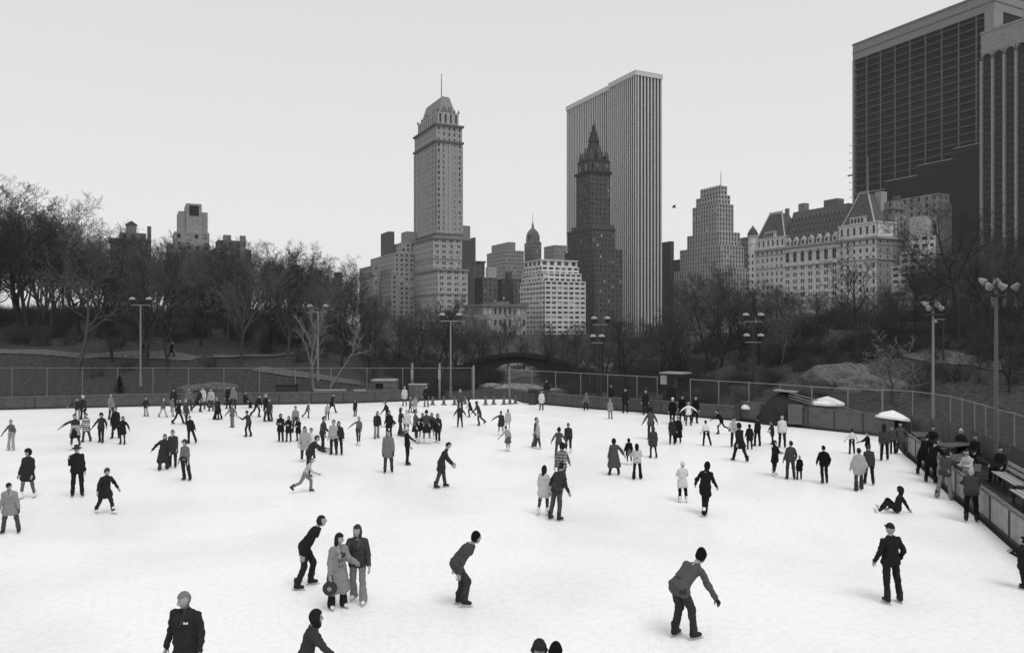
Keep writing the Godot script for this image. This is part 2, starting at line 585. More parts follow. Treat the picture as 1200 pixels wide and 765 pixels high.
	add_child(mi)
	stuff(mi)

# ------------------------------------------------------------------ buildings
const DL := Vector3(-0.447, 0, -0.894)   # the two street directions of the city behind the park
const DR := Vector3(0.894, 0, -0.447)

func reach(c: Vector3, dir: Vector3, u: float) -> float:   # how far a wall runs from its corner to a surveyed edge
	var k := (u - 600.0) / FOC
	return (k * -c.z - c.x) / (dir.x + k * dir.z)

func facade(w: MB, gl: MB, o: Vector3, d: Vector3, wid: float, y0: float, y1: float, s: Dictionary) -> void:
	var out := d.cross(Vector3.UP).normalized()
	if out.dot(-o) < 0.0:
		out = -out
	var flip := d.cross(Vector3.UP).dot(out) < 0.0
	var P := func(x: float, y: float, z := 0.0) -> Vector3: return Vector3(o.x, 0, o.z) + d * x + Vector3(0, y, 0) - out * z
	var Q := func(m: MB, a: Vector3, b: Vector3, c: Vector3, e: Vector3) -> void:
		if flip: m.quad(a, b, c, e)
		else: m.quad(e, c, b, a)
	if s.is_empty() or wid < 2.0 or y1 - y0 < 2.5:
		Q.call(w, P.call(0, y0), P.call(wid, y0), P.call(wid, y1), P.call(0, y1))
		return
	var bays := maxi(1, int(round(wid / s.bay)))
	var bw := wid / bays
	var floors := maxi(1, int(round((y1 - y0) / s.floor)))
	var fh := (y1 - y0) / floors
	var cols := []
	for b in bays:
		var m := (b + 0.5) * bw
		if s.get("pair", false):
			cols.append([m - s.ww - 0.2, m - 0.2]); cols.append([m + 0.2, m + 0.2 + s.ww])
		else:
			cols.append([m - s.ww * 0.5, m + s.ww * 0.5])
	var dep: float = s.get("deep", 0.4)
	var wh := minf(s.wh, fh - 0.15)
	var prev := y0
	for f in floors:
		var a := y0 + f * fh + (fh - wh) * 0.5
		var b := a + wh
		Q.call(w, P.call(0, prev), P.call(wid, prev), P.call(wid, a), P.call(0, a))
		var x := 0.0
		for c in cols:
			Q.call(w, P.call(x, a), P.call(c[0], a), P.call(c[0], b), P.call(x, b))
			x = c[1]
			Q.call(w, P.call(c[0], a), P.call(c[1], a), P.call(c[1], a, dep), P.call(c[0], a, dep))
			Q.call(w, P.call(c[0], b, dep), P.call(c[1], b, dep), P.call(c[1], b), P.call(c[0], b))
			Q.call(w, P.call(c[0], a), P.call(c[0], a, dep), P.call(c[0], b, dep), P.call(c[0], b))
			Q.call(w, P.call(c[1], a, dep), P.call(c[1], a), P.call(c[1], b), P.call(c[1], b, dep))
			var k := rng.randf_range(0.012, 0.09)
			if rng.randf() < s.get("blind", 0.08):
				k = rng.randf_range(0.3, 0.65)
			gl.col = Color(k, k, k)
			var split := rng.randf_range(0.35, 0.8) if rng.randf() < s.get("half", 0.3) else 0.0
			var ym := lerpf(a, b, split)
			if split > 0.0:
				Q.call(gl, P.call(c[0], a, dep), P.call(c[1], a, dep), P.call(c[1], ym, dep), P.call(c[0], ym, dep))
				var l := rng.randf_range(0.15, 0.4)
				gl.col = Color(l, l, l)
			Q.call(gl, P.call(c[0], ym, dep), P.call(c[1], ym, dep), P.call(c[1], b, dep), P.call(c[0], b, dep))
		Q.call(w, P.call(x, a), P.call(wid, a), P.call(wid, b), P.call(x, b))
		prev = b
	Q.call(w, P.call(0, prev), P.call(wid, prev), P.call(wid, y1), P.call(0, y1))

# one storey block of a building: near corner seen at (uc, vt) d metres out, walls running to ul and ur; returns its corner and lengths
func block(w: MB, gl: MB, uc: float, vt: float, d: float, ul: float, ur: float, y0: float, s: Dictionary, l: float, sr = null) -> Dictionary:
	var c := at(uc, vt, d)
	var a := reach(c, DL, ul) if ul < uc - 1.0 else 16.0
	if a < 1.0 or a > 140.0:
		a = 16.0
	var b := maxf(reach(c, DR, ur), 1.0)
	w.col = Color(l, l, l)
	facade(w, gl, c, DL, a, y0, c.y, s)
	facade(w, gl, c, DR, b, y0, c.y, s if sr == null else sr)
	var g0 := Vector3(c.x, y0, c.z)
	var p := [g0, g0 + DR * b, g0 + DR * b + DL * a, g0 + DL * a]
	var up := Vector3(0, c.y - y0, 0)
	w.quad(p[1], p[2], p[2] + up, p[1] + up)
	w.quad(p[2], p[3], p[3] + up, p[2] + up)
	w.quad(p[0] + up, p[1] + up, p[2] + up, p[3] + up)
	return {"c": c, "a": a, "b": b, "y0": y0}

func cornice(w: MB, k: Dictionary, y: float, out: float, tall: float, l: float) -> void:   # a projecting course on the two street walls
	w.col = Color(l, l, l)
	var c := Vector3(k.c.x, y, k.c.z)
	var A := c - DL * out - DR * out
	var p := [A, A + DR * (k.b + 2.0 * out), A + DR * (k.b + 2.0 * out) + DL * (k.a + 2.0 * out), A + DL * (k.a + 2.0 * out)]
	for i in 4:
		p.append(p[i] + Vector3(0, tall, 0))
	w.hexa(p)

func plain_box(w: MB, c: Vector3, a: float, b: float, y0: float, y1: float, l: float) -> void:   # a box on the street grid from its near corner
	w.col = Color(l, l, l)
	var q := Vector3(c.x, y0, c.z)
	var p := [q, q + DR * b, q + DR * b + DL * a, q + DL * a]
	for i in 4:
		p.append(p[i] + Vector3(0, y1 - y0, 0))
	w.hexa(p)

func hip(w: MB, c: Vector3, a: float, b: float, y0: float, y1: float, ia: float, ib: float, l: float) -> void:   # a steep roof drawn in by ia and ib
	w.col = Color(l, l, l)
	var q := Vector3(c.x, y0, c.z)
	var t := Vector3(c.x, y1, c.z) + DL * ia + DR * ib
	w.hexa([q, q + DR * b, q + DR * b + DL * a, q + DL * a, t, t + DR * (b - 2 * ib), t + DR * (b - 2 * ib) + DL * (a - 2 * ia), t + DL * (a - 2 * ia)])

func finish(o: Node3D, w: MB, gl: MB) -> void:
	part("wall", w, M.stone, o)
	if gl.v.size():
		stuff(part("glazing", gl, M.glass, o))

func pole(o: Node3D, called: String, p: Vector3, h: float, r: float, m: Material) -> void:
	var b := MB.new()
	b.tube(PackedVector3Array([p, p + Vector3(0, h, 0)]), PackedFloat32Array([r, r * 0.6]), 6, true)
	part(called, b, m, o)

func make_city() -> void:
	rng.seed = 4242
	var w: MB
	var gl: MB
	var k: Dictionary
	var o: Node3D
	var small := {"bay": 3.4, "floor": 3.5, "ww": 1.35, "wh": 1.9, "blind": 0.1}
	# --- hotel tower with a mansard top
	o = thing("hotel_tower", "slender pale stone hotel tower with mansard top and roof mast", "building")
	w = MB.new(); gl = MB.new()
	var st := {"bay": 4.6, "floor": 3.6, "ww": 1.0, "wh": 1.9, "pair": true, "blind": 0.22, "half": 0.3, "deep": 0.5}
	k = block(w, gl, 513, 315, 486, 452, 548, -2, st, 0.46)
	cornice(w, k, k.c.y - 1.0, 0.9, 1.4, 0.26)
	cornice(w, k, k.c.y - 16.0, 0.4, 0.8, 0.3)
	k = block(w, gl, 507.5, 278, 494, 479, 541, 20, st, 0.43)
	cornice(w, k, k.c.y - 0.8, 0.8, 1.2, 0.22)
	cornice(w, k, k.c.y - 14.0, 0.4, 0.8, 0.3)
	k = block(w, gl, 511, 146, 500, 485.7, 541.5, 50, {"bay": 4.0, "floor": 3.6, "ww": 1.15, "wh": 2.1, "blind": 0.2, "half": 0.3, "deep": 0.5}, 0.41)
	for yy in [k.c.y - 0.2, k.c.y - 11.0]:
		cornice(w, k, yy, 1.0, 1.3, 0.15)
	cornice(w, k, 66.0, 0.8, 1.0, 0.18)
	for i in 7:   # shallow piers up the shaft
		for f in [[DL, k.a], [DR, k.b]]:
			var q: Vector3 = Vector3(k.c.x, 66, k.c.z) + f[0] * f[1] * i / 6.0
			w.col = Color(0.44, 0.44, 0.44)
			w.box(q + Vector3(0, (k.c.y - 78.0) * 0.5, 0), Vector3(0.9, k.c.y - 78.0, 0.9), Basis(DR, Vector3.UP, -DL))
	var cr := Vector3(k.c.x, k.c.y + 1.1, k.c.z) + (DL + DR) * 1.8
	var ca: float = k.a - 3.6
	var cb: float = k.b - 3.6
	facade(w, gl, cr, DL, ca, cr.y, cr.y + 8.5, {"bay": 3.8, "floor": 8.4, "ww": 1.5, "wh": 5.6, "blind": 0.0, "half": 0.0})
	facade(w, gl, cr, DR, cb, cr.y, cr.y + 8.5, {"bay": 4.2, "floor": 8.4, "ww": 1.5, "wh": 5.6, "blind": 0.0, "half": 0.0})
	plain_box(w, cr + (DL + DR) * 0.7, ca - 1.4, cb - 1.4, cr.y, cr.y + 8.4, 0.4)
	for i in 6:   # urns and pinnacles on the parapet
		for f in [[DL, ca], [DR, cb]]:
			w.col = Color(0.25, 0.25, 0.25)
			w.lathe(cr + f[0] * f[1] * i / 5.0 + Vector3(0, 8.4, 0), [[0.5, 0], [0.7, 0.9], [0.3, 1.8], [0.05, 2.6]], 6)
	finish(o, w, gl)
	var roof := MB.new()
	var mb := cr + (DL + DR) * 1.6
	hip(roof, mb, ca - 3.2, cb - 3.2, cr.y + 8.4, cr.y + 19.2, 3.0, 2.8, 0.30)
	hip(roof, mb + DL * 3.0 + DR * 2.8, ca - 9.2, cb - 8.8, cr.y + 19.2, cr.y + 20.2, 0.8, 0.8, 0.16)
	var ro := part("roof", roof, M.stone, o)
	for f in [[DL, ca - 3.2], [DR, cb - 3.2]]:
		for i in 2:
			var dm := MB.new()
			dm.col = Color(0.2, 0.2, 0.2)
			var q: Vector3 = mb + f[0] * f[1] * (0.32 + 0.36 * i) + (DL + DR - f[0]) * 0.9 + Vector3(0, 10.4, 0)
			dm.box(q, Vector3(2.0, 3.2, 2.0), Basis(DR, Vector3.UP, -DL))
			dm.lathe(q + Vector3(0, 1.6, 0), [[1.5, 0], [0.05, 1.5]], 4, 1.1)
			part("dormer", dm, M.stone, ro)
	pole(o, "mast", mb + DL * 6.0 + DR * 4.0 + Vector3(0, 19.0, 0), 17.0, 0.32, M.dark_steel)
	# --- stepped apartments beside it
	o = thing("apartment_building", "grey stepped apartment block with dark tank house beside the hotel tower", "building")
	w = MB.new(); gl = MB.new()
	st = {"bay": 3.6, "floor": 3.3, "ww": 1.5, "wh": 1.7, "blind": 0.15}
	k = block(w, gl, 462, 296, 520, 434, 485, -2, st, 0.38)
	k = block(w, gl, 470, 284, 526, 448, 486, 30, st, 0.4)
	block(w, gl, 476, 271, 530, 470, 488, 40, {}, 0.33)
	block(w, gl, 436, 311, 524, 421, 445, -2, st, 0.27)
	block(w, gl, 458, 322, 505, 446, 466, -2, st, 0.27)
	k = block(w, gl, 455, 271, 535, 446, 462, 50, {}, 0.12)
	finish(o, w, gl)
	# --- behind the hotel on the other side
	o = thing("slab_tower", "dark sided slab with pale top just behind the hotel tower", "building")
	w = MB.new(); gl = MB.new()
	block(w, gl, 541, 281, 560, 530, 556.5, -2, {}, 0.1)
	block(w, gl, 540, 264, 575, 530, 551, 60, {}, 0.28)
	block(w, gl, 556, 278, 590, 548, 557, 40, {}, 0.22)
	finish(o, w, gl)
	o = thing("brick_block", "low dark brick block with cornice stepping down beside the hotel", "building")
	w = MB.new(); gl = MB.new()
	k = block(w, gl, 558, 306, 600, 549, 568, -2, small, 0.14)
	cornice(w, k, k.c.y - 1.0, 0.8, 1.2, 0.1)
	block(w, gl, 566, 325, 560, 553, 583, -2, small, 0.16)
	finish(o, w, gl)
	o = thing("office_block", "plain grey office slab with stepped roof behind the domed tower", "building")
	w = MB.new(); gl = MB.new()
	st = {"bay": 3.0, "floor": 3.6, "ww": 1.5, "wh": 1.2, "blind": 0.1, "half": 0.1}
	block(w, gl, 592, 293, 720, 570.5, 614, -2, st, 0.33)
	block(w, gl, 596, 283.5, 730, 576, 604, 70, {}, 0.27)
	finish(o, w, gl)
	o = thing("white_low_block", "small blank pale wall wedged between brick block and office slab", "building")
	w = MB.new(); gl = MB.new()
	block(w, gl, 572, 313, 640, 569, 582, -2, {}, 0.5)
	finish(o, w, gl)
	o = thing("dark_block", "dark narrow block with water tank above the colonnaded club", "building")
	w = MB.new(); gl = MB.new()
	block(w, gl, 588, 327, 520, 583, 598, -2, small, 0.06)
	block(w, gl, 602, 326, 540, 597, 612, -2, small, 0.16)
	w.col = Color(0.1, 0.1, 0.1)
	w.lathe(at(596, 324, 560), [[2.6, -4], [2.6, 3.0], [0.1, 5.0]], 10)
	finish(o, w, gl)
	# --- domed tower with a spire
	o = thing("domed_tower", "slim grey tower with domed crown and needle spire", "building")
	w = MB.new(); gl = MB.new()
	k = block(w, gl, 625, 283, 740, 614.5, 634.5, -2, {"bay": 3.4, "floor": 3.6, "ww": 1.4, "wh": 2.0}, 0.25)
	var dc: Vector3 = k.c + DL * k.a * 0.5 + DR * k.b * 0.5
	k = block(w, gl, 625, 275.5, 742, 616.5, 632.5, 80, {"bay": 3.0, "floor": 6.0, "ww": 1.2, "wh": 3.5}, 0.24)
	finish(o, w, gl)
	roof = MB.new()
	roof.col = Color(0.18, 0.18, 0.18)
	roof.lathe(Vector3(dc.x, k.c.y, dc.z), [[6.4, 0], [5.9, 2.2], [4.6, 4.6], [2.4, 6.8], [1.2, 8.0], [0.9, 11.0], [0.1, 15.0]], 10)
	part("dome", roof, M.stone, o)
	pole(o, "spire", Vector3(dc.x, k.c.y + 14.0, dc.z), 9.0, 0.25, M.dark_steel)
	o = thing("pale_box_tower", "plain pale box rising behind the white terraced apartments", "building")
	w = MB.new(); gl = MB.new()
	block(w, gl, 650, 287, 610, 637.5, 664, -2, {"bay": 3.6, "floor": 3.4, "ww": 1.8, "wh": 0.7, "half": 0.0}, 0.34)
	finish(o, w, gl)
	# --- low club with an arcade
	o = thing("club_house", "low pale club with flat cornice and arcaded top floor", "building")
	w = MB.new(); gl = MB.new()
	k = block(w, gl, 566, 357.5, 440, 545, 617, -2, {"bay": 3.0, "floor": 6.5, "ww": 1.5, "wh": 3.6, "blind": 0.25}, 0.34)
	cornice(w, k, k.c.y - 0.6, 1.1, 1.3, 0.2)
	plain_box(w, k.c + DL * 4 + DR * 10, 6, 9, k.c.y, k.c.y + 2.4, 0.2)
	finish(o, w, gl)
	# --- white apartments with terraces
	o = thing("white_apartments", "white apartment house with set back terraces and wide dark windows", "building")
	w = MB.new(); gl = MB.new()
	st = {"bay": 4.15, "floor": 2.95, "ww": 2.9, "wh": 1.35, "blind": 0.1, "half": 0.3, "deep": 0.45}
	var white := 0.7
	k = block(w, gl, 639, 328.5, 466, 609.5, 686.5, -2, st, white)
	k = block(w, gl, 637, 319, 470, 611.5, 681.5, 25, st, white)
	k = block(w, gl, 635, 311.5, 474, 612.5, 678.5, 30, st, white)
	k = block(w, gl, 634, 304, 478, 614, 676.5, 35, {"bay": 5.2, "floor": 3.9, "ww": 3.0, "wh": 2.5, "blind": 0.05, "half": 0.0}, white)
	cornice(w, k, k.c.y - 0.4, 0.5, 0.6, white)
	finish(o, w, gl)
	# --- dark hotel tower with a gothic spire
	o = thing("spired_tower", "dark brick tower with steep gothic spire before the striped skyscraper", "building")
	w = MB.new(); gl = MB.new()
	st = {"bay": 3.4, "floor": 3.4, "ww": 1.3, "wh": 1.8, "blind": 0.09, "half": 0.12}
	var brick := 0.095
	block(w, gl, 697, 291, 525, 662, 730, -2, st, brick)
	k = block(w, gl, 694, 266, 536, 665, 721, 30, st, brick)
	cornice(w, k, k.c.y - 1.2, 0.5, 1.0, brick)
	block(w, gl, 694, 262, 538, 670, 719.5, 50, {}, brick)
	k = block(w, gl, 692, 201, 545, 675.8, 715.6, 60, st, brick)
	cornice(w, k, k.c.y - 0.6, 1.0, 1.8, 0.035)
	var kk := block(w, gl, 692, 186, 547, 677.5, 714.5, k.c.y, {"bay": 4.0, "floor": 8.0, "ww": 1.6, "wh": 4.6, "blind": 0.2}, brick)
	cornice(w, kk, kk.c.y - 1.0, 0.5, 1.1, 0.05)
	finish(o, w, gl)
	roof = MB.new()
	hip(roof, kk.c + (DL + DR) * 2.0, kk.a - 4.0, kk.b - 4.0, kk.c.y, kk.c.y + 15.0, (kk.a - 4.0) * 0.3, (kk.b - 4.0) * 0.34, 0.05)
	var tc: Vector3 = kk.c + DL * kk.a * 0.5 + DR * kk.b * 0.5
	roof.col = Color(0.05, 0.05, 0.05)
	roof.lathe(Vector3(tc.x, kk.c.y + 14.5, tc.z), [[3.8, 0], [2.9, 6.0], [2.5, 6.1], [2.7, 6.8], [1.9, 7.0], [1.6, 10.5], [0.5, 13.0], [0.1, 17.0]], 8)
	ro = part("roof", roof, M.stone, o)
	for f in [[0.0, 0.0], [1.0, 0.0], [0.0, 1.0], [0.5, 0.0], [0.0, 0.5]]:
		var pn := MB.new()
		pn.col = Color(0.1, 0.1, 0.1)
		var tall := 5.0 if f[0] + f[1] == 0.5 else 3.0
		var q: Vector3 = Vector3(kk.c.x, kk.c.y, kk.c.z) + DL * (1.6 + (kk.a - 3.2) * f[0]) + DR * (1.6 + (kk.b - 3.2) * f[1])
		pn.box(q + Vector3(0, tall * 0.5, 0), Vector3(2.6, tall, 2.6), Basis(DR, Vector3.UP, -DL))
		pn.lathe(q + Vector3(0, tall, 0), [[1.9, 0], [1.2, 2.4], [0.1, 5.0]], 6)
		part("pinnacle", pn, M.stone, ro)
	# --- striped skyscraper
	o = thing("striped_skyscraper", "tall white skyscraper of unbroken vertical stripes", "building")
	w = MB.new(); gl = MB.new()
	var c := at(745, 81.5, 620)
	var la := reach(c, DL, 660)
	var lb := reach(c, DR, 777)
	var seam := reach(c, DL, 713)
	plain_box(w, c + (DL + DR) * 1.3, seam - 1.3, lb - 2.6, -2, c.y - 4.0, 0.06)
	plain_box(w, c + DL * seam + DR * 4.3, la - seam - 1.0, lb - 6.0, -2, c.y - 4.0, 0.06)
	plain_box(w, Vector3(c.x, 0, c.z), seam, lb, c.y - 4.0, c.y, 0.74)
	plain_box(w, Vector3(c.x, 0, c.z) + DL * (seam + 0.2) + DR * 3.0, la - seam, lb - 3.0, c.y - 4.0, c.y, 0.74)
	finish(o, w, gl)
	var pier := MB.new()
	var ph := c.y - 2.0
	pier.col = Color(0.78, 0.78, 0.78)
	var hh := ph * 0.5
	pier.hexa([Vector3(-0.74, -hh, 0), Vector3(0, -hh, 0.5), Vector3(0.74, -hh, 0), Vector3(0, -hh, -0.6), Vector3(-0.74, hh, 0), Vector3(0, hh, 0.5), Vector3(0.74, hh, 0), Vector3(0, hh, -0.6)])
	var pm := pier.mesh()
	var nl := int(round(seam / 3.05))
	for i in nl + 1:
		put("pier", pm, M.stone, o, Vector3(c.x, hh - 2.0, c.z) + DL * (seam - 1.0) * i / nl + (DL + DR) * 0.8, Basis(DL, Vector3.UP, DL.cross(Vector3.UP)))
	var n2 := int(round((la - seam) / 3.05))
	for i in n2 + 1:
		put("pier", pm, M.stone, o, Vector3(c.x, hh - 2.0, c.z) + DL * (seam + 0.9 + (la - seam - 1.8) * i / n2) + DR * 3.8, Basis(DL, Vector3.UP, DL.cross(Vector3.UP)))
	var n3 := int(round(lb / 3.6))
	for i in range(1, n3 + 1):
		put("pier", pm, M.stone, o, Vector3(c.x, hh - 2.0, c.z) + DR * (lb - 1.0) * i / n3 + DL * 0.8, Basis(DR, Vector3.UP, DR.cross(Vector3.UP)))
	# --- slabs in the gap
	o = thing("narrow_slab", "narrow dark slab showing past the striped skyscraper's edge", "building")
	w = MB.new(); gl = MB.new()
	block(w, gl, 786, 282.5, 720, 770, 790, -2, {}, 0.07)
	finish(o, w, gl)
	o = thing("dark_slab", "lower dark block between the narrow slab and the stepped tower", "building")
	w = MB.new(); gl = MB.new()
	block(w, gl, 800, 303.5, 700, 788, 806, -2, {"bay": 3.0, "floor": 3.6, "ww": 1.5, "wh": 1.9}, 0.11)
	finish(o, w, gl)
	# --- stepped tower with vertical window strips
	o = thing("stepped_tower", "pale stepped office tower with upright window strips and flagstaff", "building")
	w = MB.new(); gl = MB.new()
	st = {"bay": 3.1, "floor": 3.6, "ww": 1.4, "wh": 2.7, "blind": 0.03, "half": 0.05, "deep": 0.55}
	var lime := 0.46
	block(w, gl, 846, 313, 585, 790, 884, -2, st, lime)
	block(w, gl, 845, 287, 592, 797, 872, 20, st, lime)
	k = block(w, gl, 843, 271, 596, 805.5, 867.5, 40, st, lime)
	block(w, gl, 840, 238, 602, 811.8, 860, 60, st, lime)
	block(w, gl, 842, 227.5, 606, 816, 856, 80, {"bay": 3.4, "floor": 3.6, "ww": 1.6, "wh": 2.2, "blind": 0.0, "half": 0.0}, lime)
	k = block(w, gl, 845, 217.5, 610, 821, 852.5, 90, {"bay": 3.4, "floor": 3.6, "ww": 1.6, "wh": 2.2, "blind": 0.0, "half": 0.0}, lime)
	for i in 8:
		plain_box(w, k.c + DL * (1.0 + i * (k.a - 3.0) / 7.0), 1.2, 1.0, k.c.y, k.c.y + 0.9, lime)
	finish(o, w, gl)
	pole(o, "flagstaff", k.c + (DL + DR) * 1.0, 12.0, 0.3, M.dark_steel)
	o = thing("far_block", "flat topped pale block between stepped tower and chateau-roofed hotel", "building")
	w = MB.new(); gl = MB.new()
	block(w, gl, 880, 277, 660, 864, 900, -2, {"bay": 3.4, "floor": 4.6, "ww": 1.8, "wh": 2.6}, 0.33)
	finish(o, w, gl)
	make_chateau()
	make_right_towers()
	make_left_blocks()

func make_chateau() -> void:
	var o := thing("chateau_hotel", "white chateau-style hotel with steep slate roofs, dormers and corner turret", "building")
	var w := MB.new()
	var gl := MB.new()
	var white := 0.72
	var c := at(1028, 278, 430)
	var la := reach(c, DL, 881)
	var y1 := c.y                      # the main cornice
	var k := {"c": c, "a": la, "b": 24.0}
	# bays of the long front measured from the near corner: pavilion, middle, pavilion
	var p1 := reach(c, DL, 983)
	var p2 := reach(c, DL, 919)
	var fl := {"bay": 4.0, "floor": 4.35, "ww": 1.5, "wh": 2.5, "blind": 0.08, "half": 0.2, "deep": 0.5}
	w.col = Color(white, white, white)
	facade(w, gl, c, DL, p1, -2, y1, fl)
	var mid := fl.duplicate()
	mid.bay = 5.9; mid.ww = 1.3; mid["pair"] = true
	facade(w, gl, c + DL * p1, DL, p2 - p1, -2, y1 - 11.0, mid)
	facade(w, gl, c + DL * p2, DL, la - p2, -2, y1, fl)
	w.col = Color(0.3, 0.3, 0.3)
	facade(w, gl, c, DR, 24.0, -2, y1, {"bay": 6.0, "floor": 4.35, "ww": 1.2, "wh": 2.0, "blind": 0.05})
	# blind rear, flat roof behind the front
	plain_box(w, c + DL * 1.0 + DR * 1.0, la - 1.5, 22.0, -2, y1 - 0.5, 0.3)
	# the arcade below the cornice: a wall with arched openings, each arch a part
	w.col = Color(white, white, white)
	var n := 7
	var bw := (p2 - p1) / n
	for i in n:
		var q := c + DL * (p1 + bw * i)
		var a0 := y1 - 11.0
		var inner := Vector3(0, 0, 0)
		var face := func(x: float, y: float) -> Vector3: return Vector3(q.x, a0 + y, q.z) + DL * x
		var half := 1.35
		var m := bw * 0.5
		w.quad(face.call(m - half, 0), face.call(0, 0), face.call(0, 11), face.call(m - half, 11))
		w.quad(face.call(bw, 0), face.call(m + half, 0), face.call(m + half, 11), face.call(bw, 11))
		w.quad(face.call(m + half, 0), face.call(m - half, 0), face.call(m - half, 1.6), face.call(m + half, 1.6))
		for s in 8:   # spandrel over the arch
			var t0 := PI * s / 8.0
			var t1 := PI * (s + 1) / 8.0
			w.quad(face.call(m - cos(t1) * -half, 7.2 + sin(t1) * half), face.call(m - cos(t0) * -half, 7.2 + sin(t0) * half), face.call(m - cos(t0) * -half, 11), face.call(m - cos(t1) * -half, 11))
		var win := MB.new()
		var back := DR * 0.7
		win.col = Color(0.03, 0.03, 0.03)
		win.quad(face.call(m + half, 1.6) + back, face.call(m - half, 1.6) + back, face.call(m - half, 7.2) + back, face.call(m + half, 7.2) + back)
		for s in 8:
			var t0 := PI * s / 8.0
			var t1 := PI * (s + 1) / 8.0
			win.tri(face.call(m, 7.2) + back, face.call(m + cos(t0) * half, 7.2 + sin(t0) * half) + back, face.call(m + cos(t1) * half, 7.2 + sin(t1) * half) + back)
		var wi := part("arched_window", win, M.glass, o)
		var bar := MB.new()
		bar.col = Color(0.4, 0.4, 0.4)
		bar.beam(face.call(m, 1.6) + DR * 0.5, face.call(m, 8.4) + DR * 0.5, 0.18, 0.18)
		bar.beam(face.call(m - half, 4.6) + DR * 0.5, face.call(m + half, 4.6) + DR * 0.5, 0.18, 0.3)
		part("glazing_bar", bar, M.stone, wi)
	cornice(w, k, y1 - 0.5, 1.5, 1.3, 0.38)
	cornice(w, k, y1 - 12.2, 0.7, 0.7, 0.45)
	cornice(w, k, y1 - 3.6, 0.5, 0.5, 0.45)
	# attic storey of the two pavilions
	var up := y1 + 0.8
	var pa := p1
	w.col = Color(white, white, white)
	facade(w, gl, c + DR * 0.2, DL, pa, up, up + 8.0, {"bay": 4.0, "floor": 7.6, "ww": 1.5, "wh": 4.4, "blind": 0.0, "half": 0.0})
	plain_box(w, c + DR * 0.9, pa, 17.0, up, up + 8.0, white)
	cornice(w, {"c": c + DR * 0.3, "a": pa, "b": 16.0}, up + 7.7, 0.5, 0.7, white)
	var q0 := c + DL * (p2 - 0.5)
	facade(w, gl, q0 + DR * 0.2, DL, la - p2, up, up + 7.0, {"bay": 4.0, "floor": 6.8, "ww": 1.4, "wh": 4.0, "blind": 0.0, "half": 0.0})
	plain_box(w, q0 + DR * 0.9, la - p2, 16.0, up, up + 7.0, white)
	cornice(w, {"c": q0 + DR * 0.3, "a": la - p2, "b": 16.0}, up + 6.8, 0.4, 0.6, white)
	finish(o, w, gl)
	# slate roofs
	var slate := 0.12
	var r := MB.new()
	hip(r, c + DL * p1 + DR * 0.8, p2 - p1, 20.0, up, y1 + 23.5, 0.0, 7.5, slate)
	var ro := part("roof", r, M.stone, o)
	r = MB.new()
	hip(r, c + DL * 2.5 + DR * 1.6, pa - 4.0, 15.0, up + 8.0, y1 + 26.5, pa * 0.3, 4.6, slate)
	var r1 := part("pavilion_roof", r, M.stone, o)
	r = MB.new()
	hip(r, q0 + DL * 1.0 + DR * 1.6, la - p2 - 4.0, 15.0, up + 7.0, y1 + 24.0, (la - p2) * 0.24, 4.6, slate)
	var r2 := part("pavilion_roof", r, M.stone, o)
	# pale copper hips and ridge rails
	for e in [[c + DL * 2.5 + DR * 1.6, pa - 4.0, up + 8.0, y1 + 26.5, pa * 0.3, r1], [q0 + DL * 1.0 + DR * 1.6, la - p2 - 4.0, up + 7.0, y1 + 24.0, (la - p2) * 0.24, r2]]:
		for s in [0.0, 1.0]:
			var h := MB.new()
			h.col = Color(0.5, 0.5, 0.5)
			var b0: Vector3 = e[0] + DL * e[1] * s
			var b1: Vector3 = e[0] + DL * (e[4] + (e[1] - 2.0 * e[4]) * s) + DR * 4.6
			h.beam(Vector3(b0.x, e[2], b0.z) - DR * 0.3, Vector3(b1.x, e[3], b1.z) - DR * 0.3, 0.7, 0.7)
			part("hip_rib", h, M.stone, e[5])
		var cr := MB.new()
		cr.col = Color(0.3, 0.3, 0.3)
		var a0: Vector3 = e[0] + DL * e[4] + DR * 4.6
		for i in 9:
			var p: Vector3 = Vector3(a0.x, e[3], a0.z) + DL * (e[1] - 2.0 * e[4]) * i / 8.0
			cr.lathe(p, [[0.3, 0], [0.4, 1.0], [0.1, 2.0]], 5)
		cr.beam(Vector3(a0.x, e[3] + 0.5, a0.z), Vector3(a0.x, e[3] + 0.5, a0.z) + DL * (e[1] - 2.0 * e[4]), 0.4, 0.6)
		part("cresting", cr, M.stone, e[5])
	# gabled dormers on the eaves and slate dormers higher up
	for i in 7:
		var d := MB.new()
		var p := Vector3(c.x, up, c.z) + DL * (p1 + (p2 - p1) * (i + 0.5) / 7.0) + DR * 1.6
		d.col = Color(0.58, 0.58, 0.58)
		d.box(p + Vector3(0, 1.7, 0), Vector3(2.4, 3.4, 3.4), Basis(DR, Vector3.UP, -DL))
		var f0 := p - DR * 1.2 + Vector3(0, 3.4, 0)
		d.tri(f0 + DL * 1.9, f0 - DL * 1.9, f0 + Vector3(0, 2.3, 0))
		d.quad(f0 - DL * 1.9, f0 - DL * 1.9 + DR * 3, f0 + DR * 3 + Vector3(0, 2.3, 0), f0 + Vector3(0, 2.3, 0))
		d.quad(f0 + DL * 1.9 + DR * 3, f0 + DL * 1.9, f0 + Vector3(0, 2.3, 0), f0 + DR * 3 + Vector3(0, 2.3, 0))
		var dn := part("dormer", d, M.stone, ro)
		var pn := MB.new()
		pn.col = Color(0.03, 0.03, 0.03)
		pn.box(p - DR * 1.22 + Vector3(0, 1.8, 0), Vector3(0.1, 2.2, 1.5), Basis(DR, Vector3.UP, -DL))
		part("pane", pn, M.glass, dn)
	var du := MB.new()
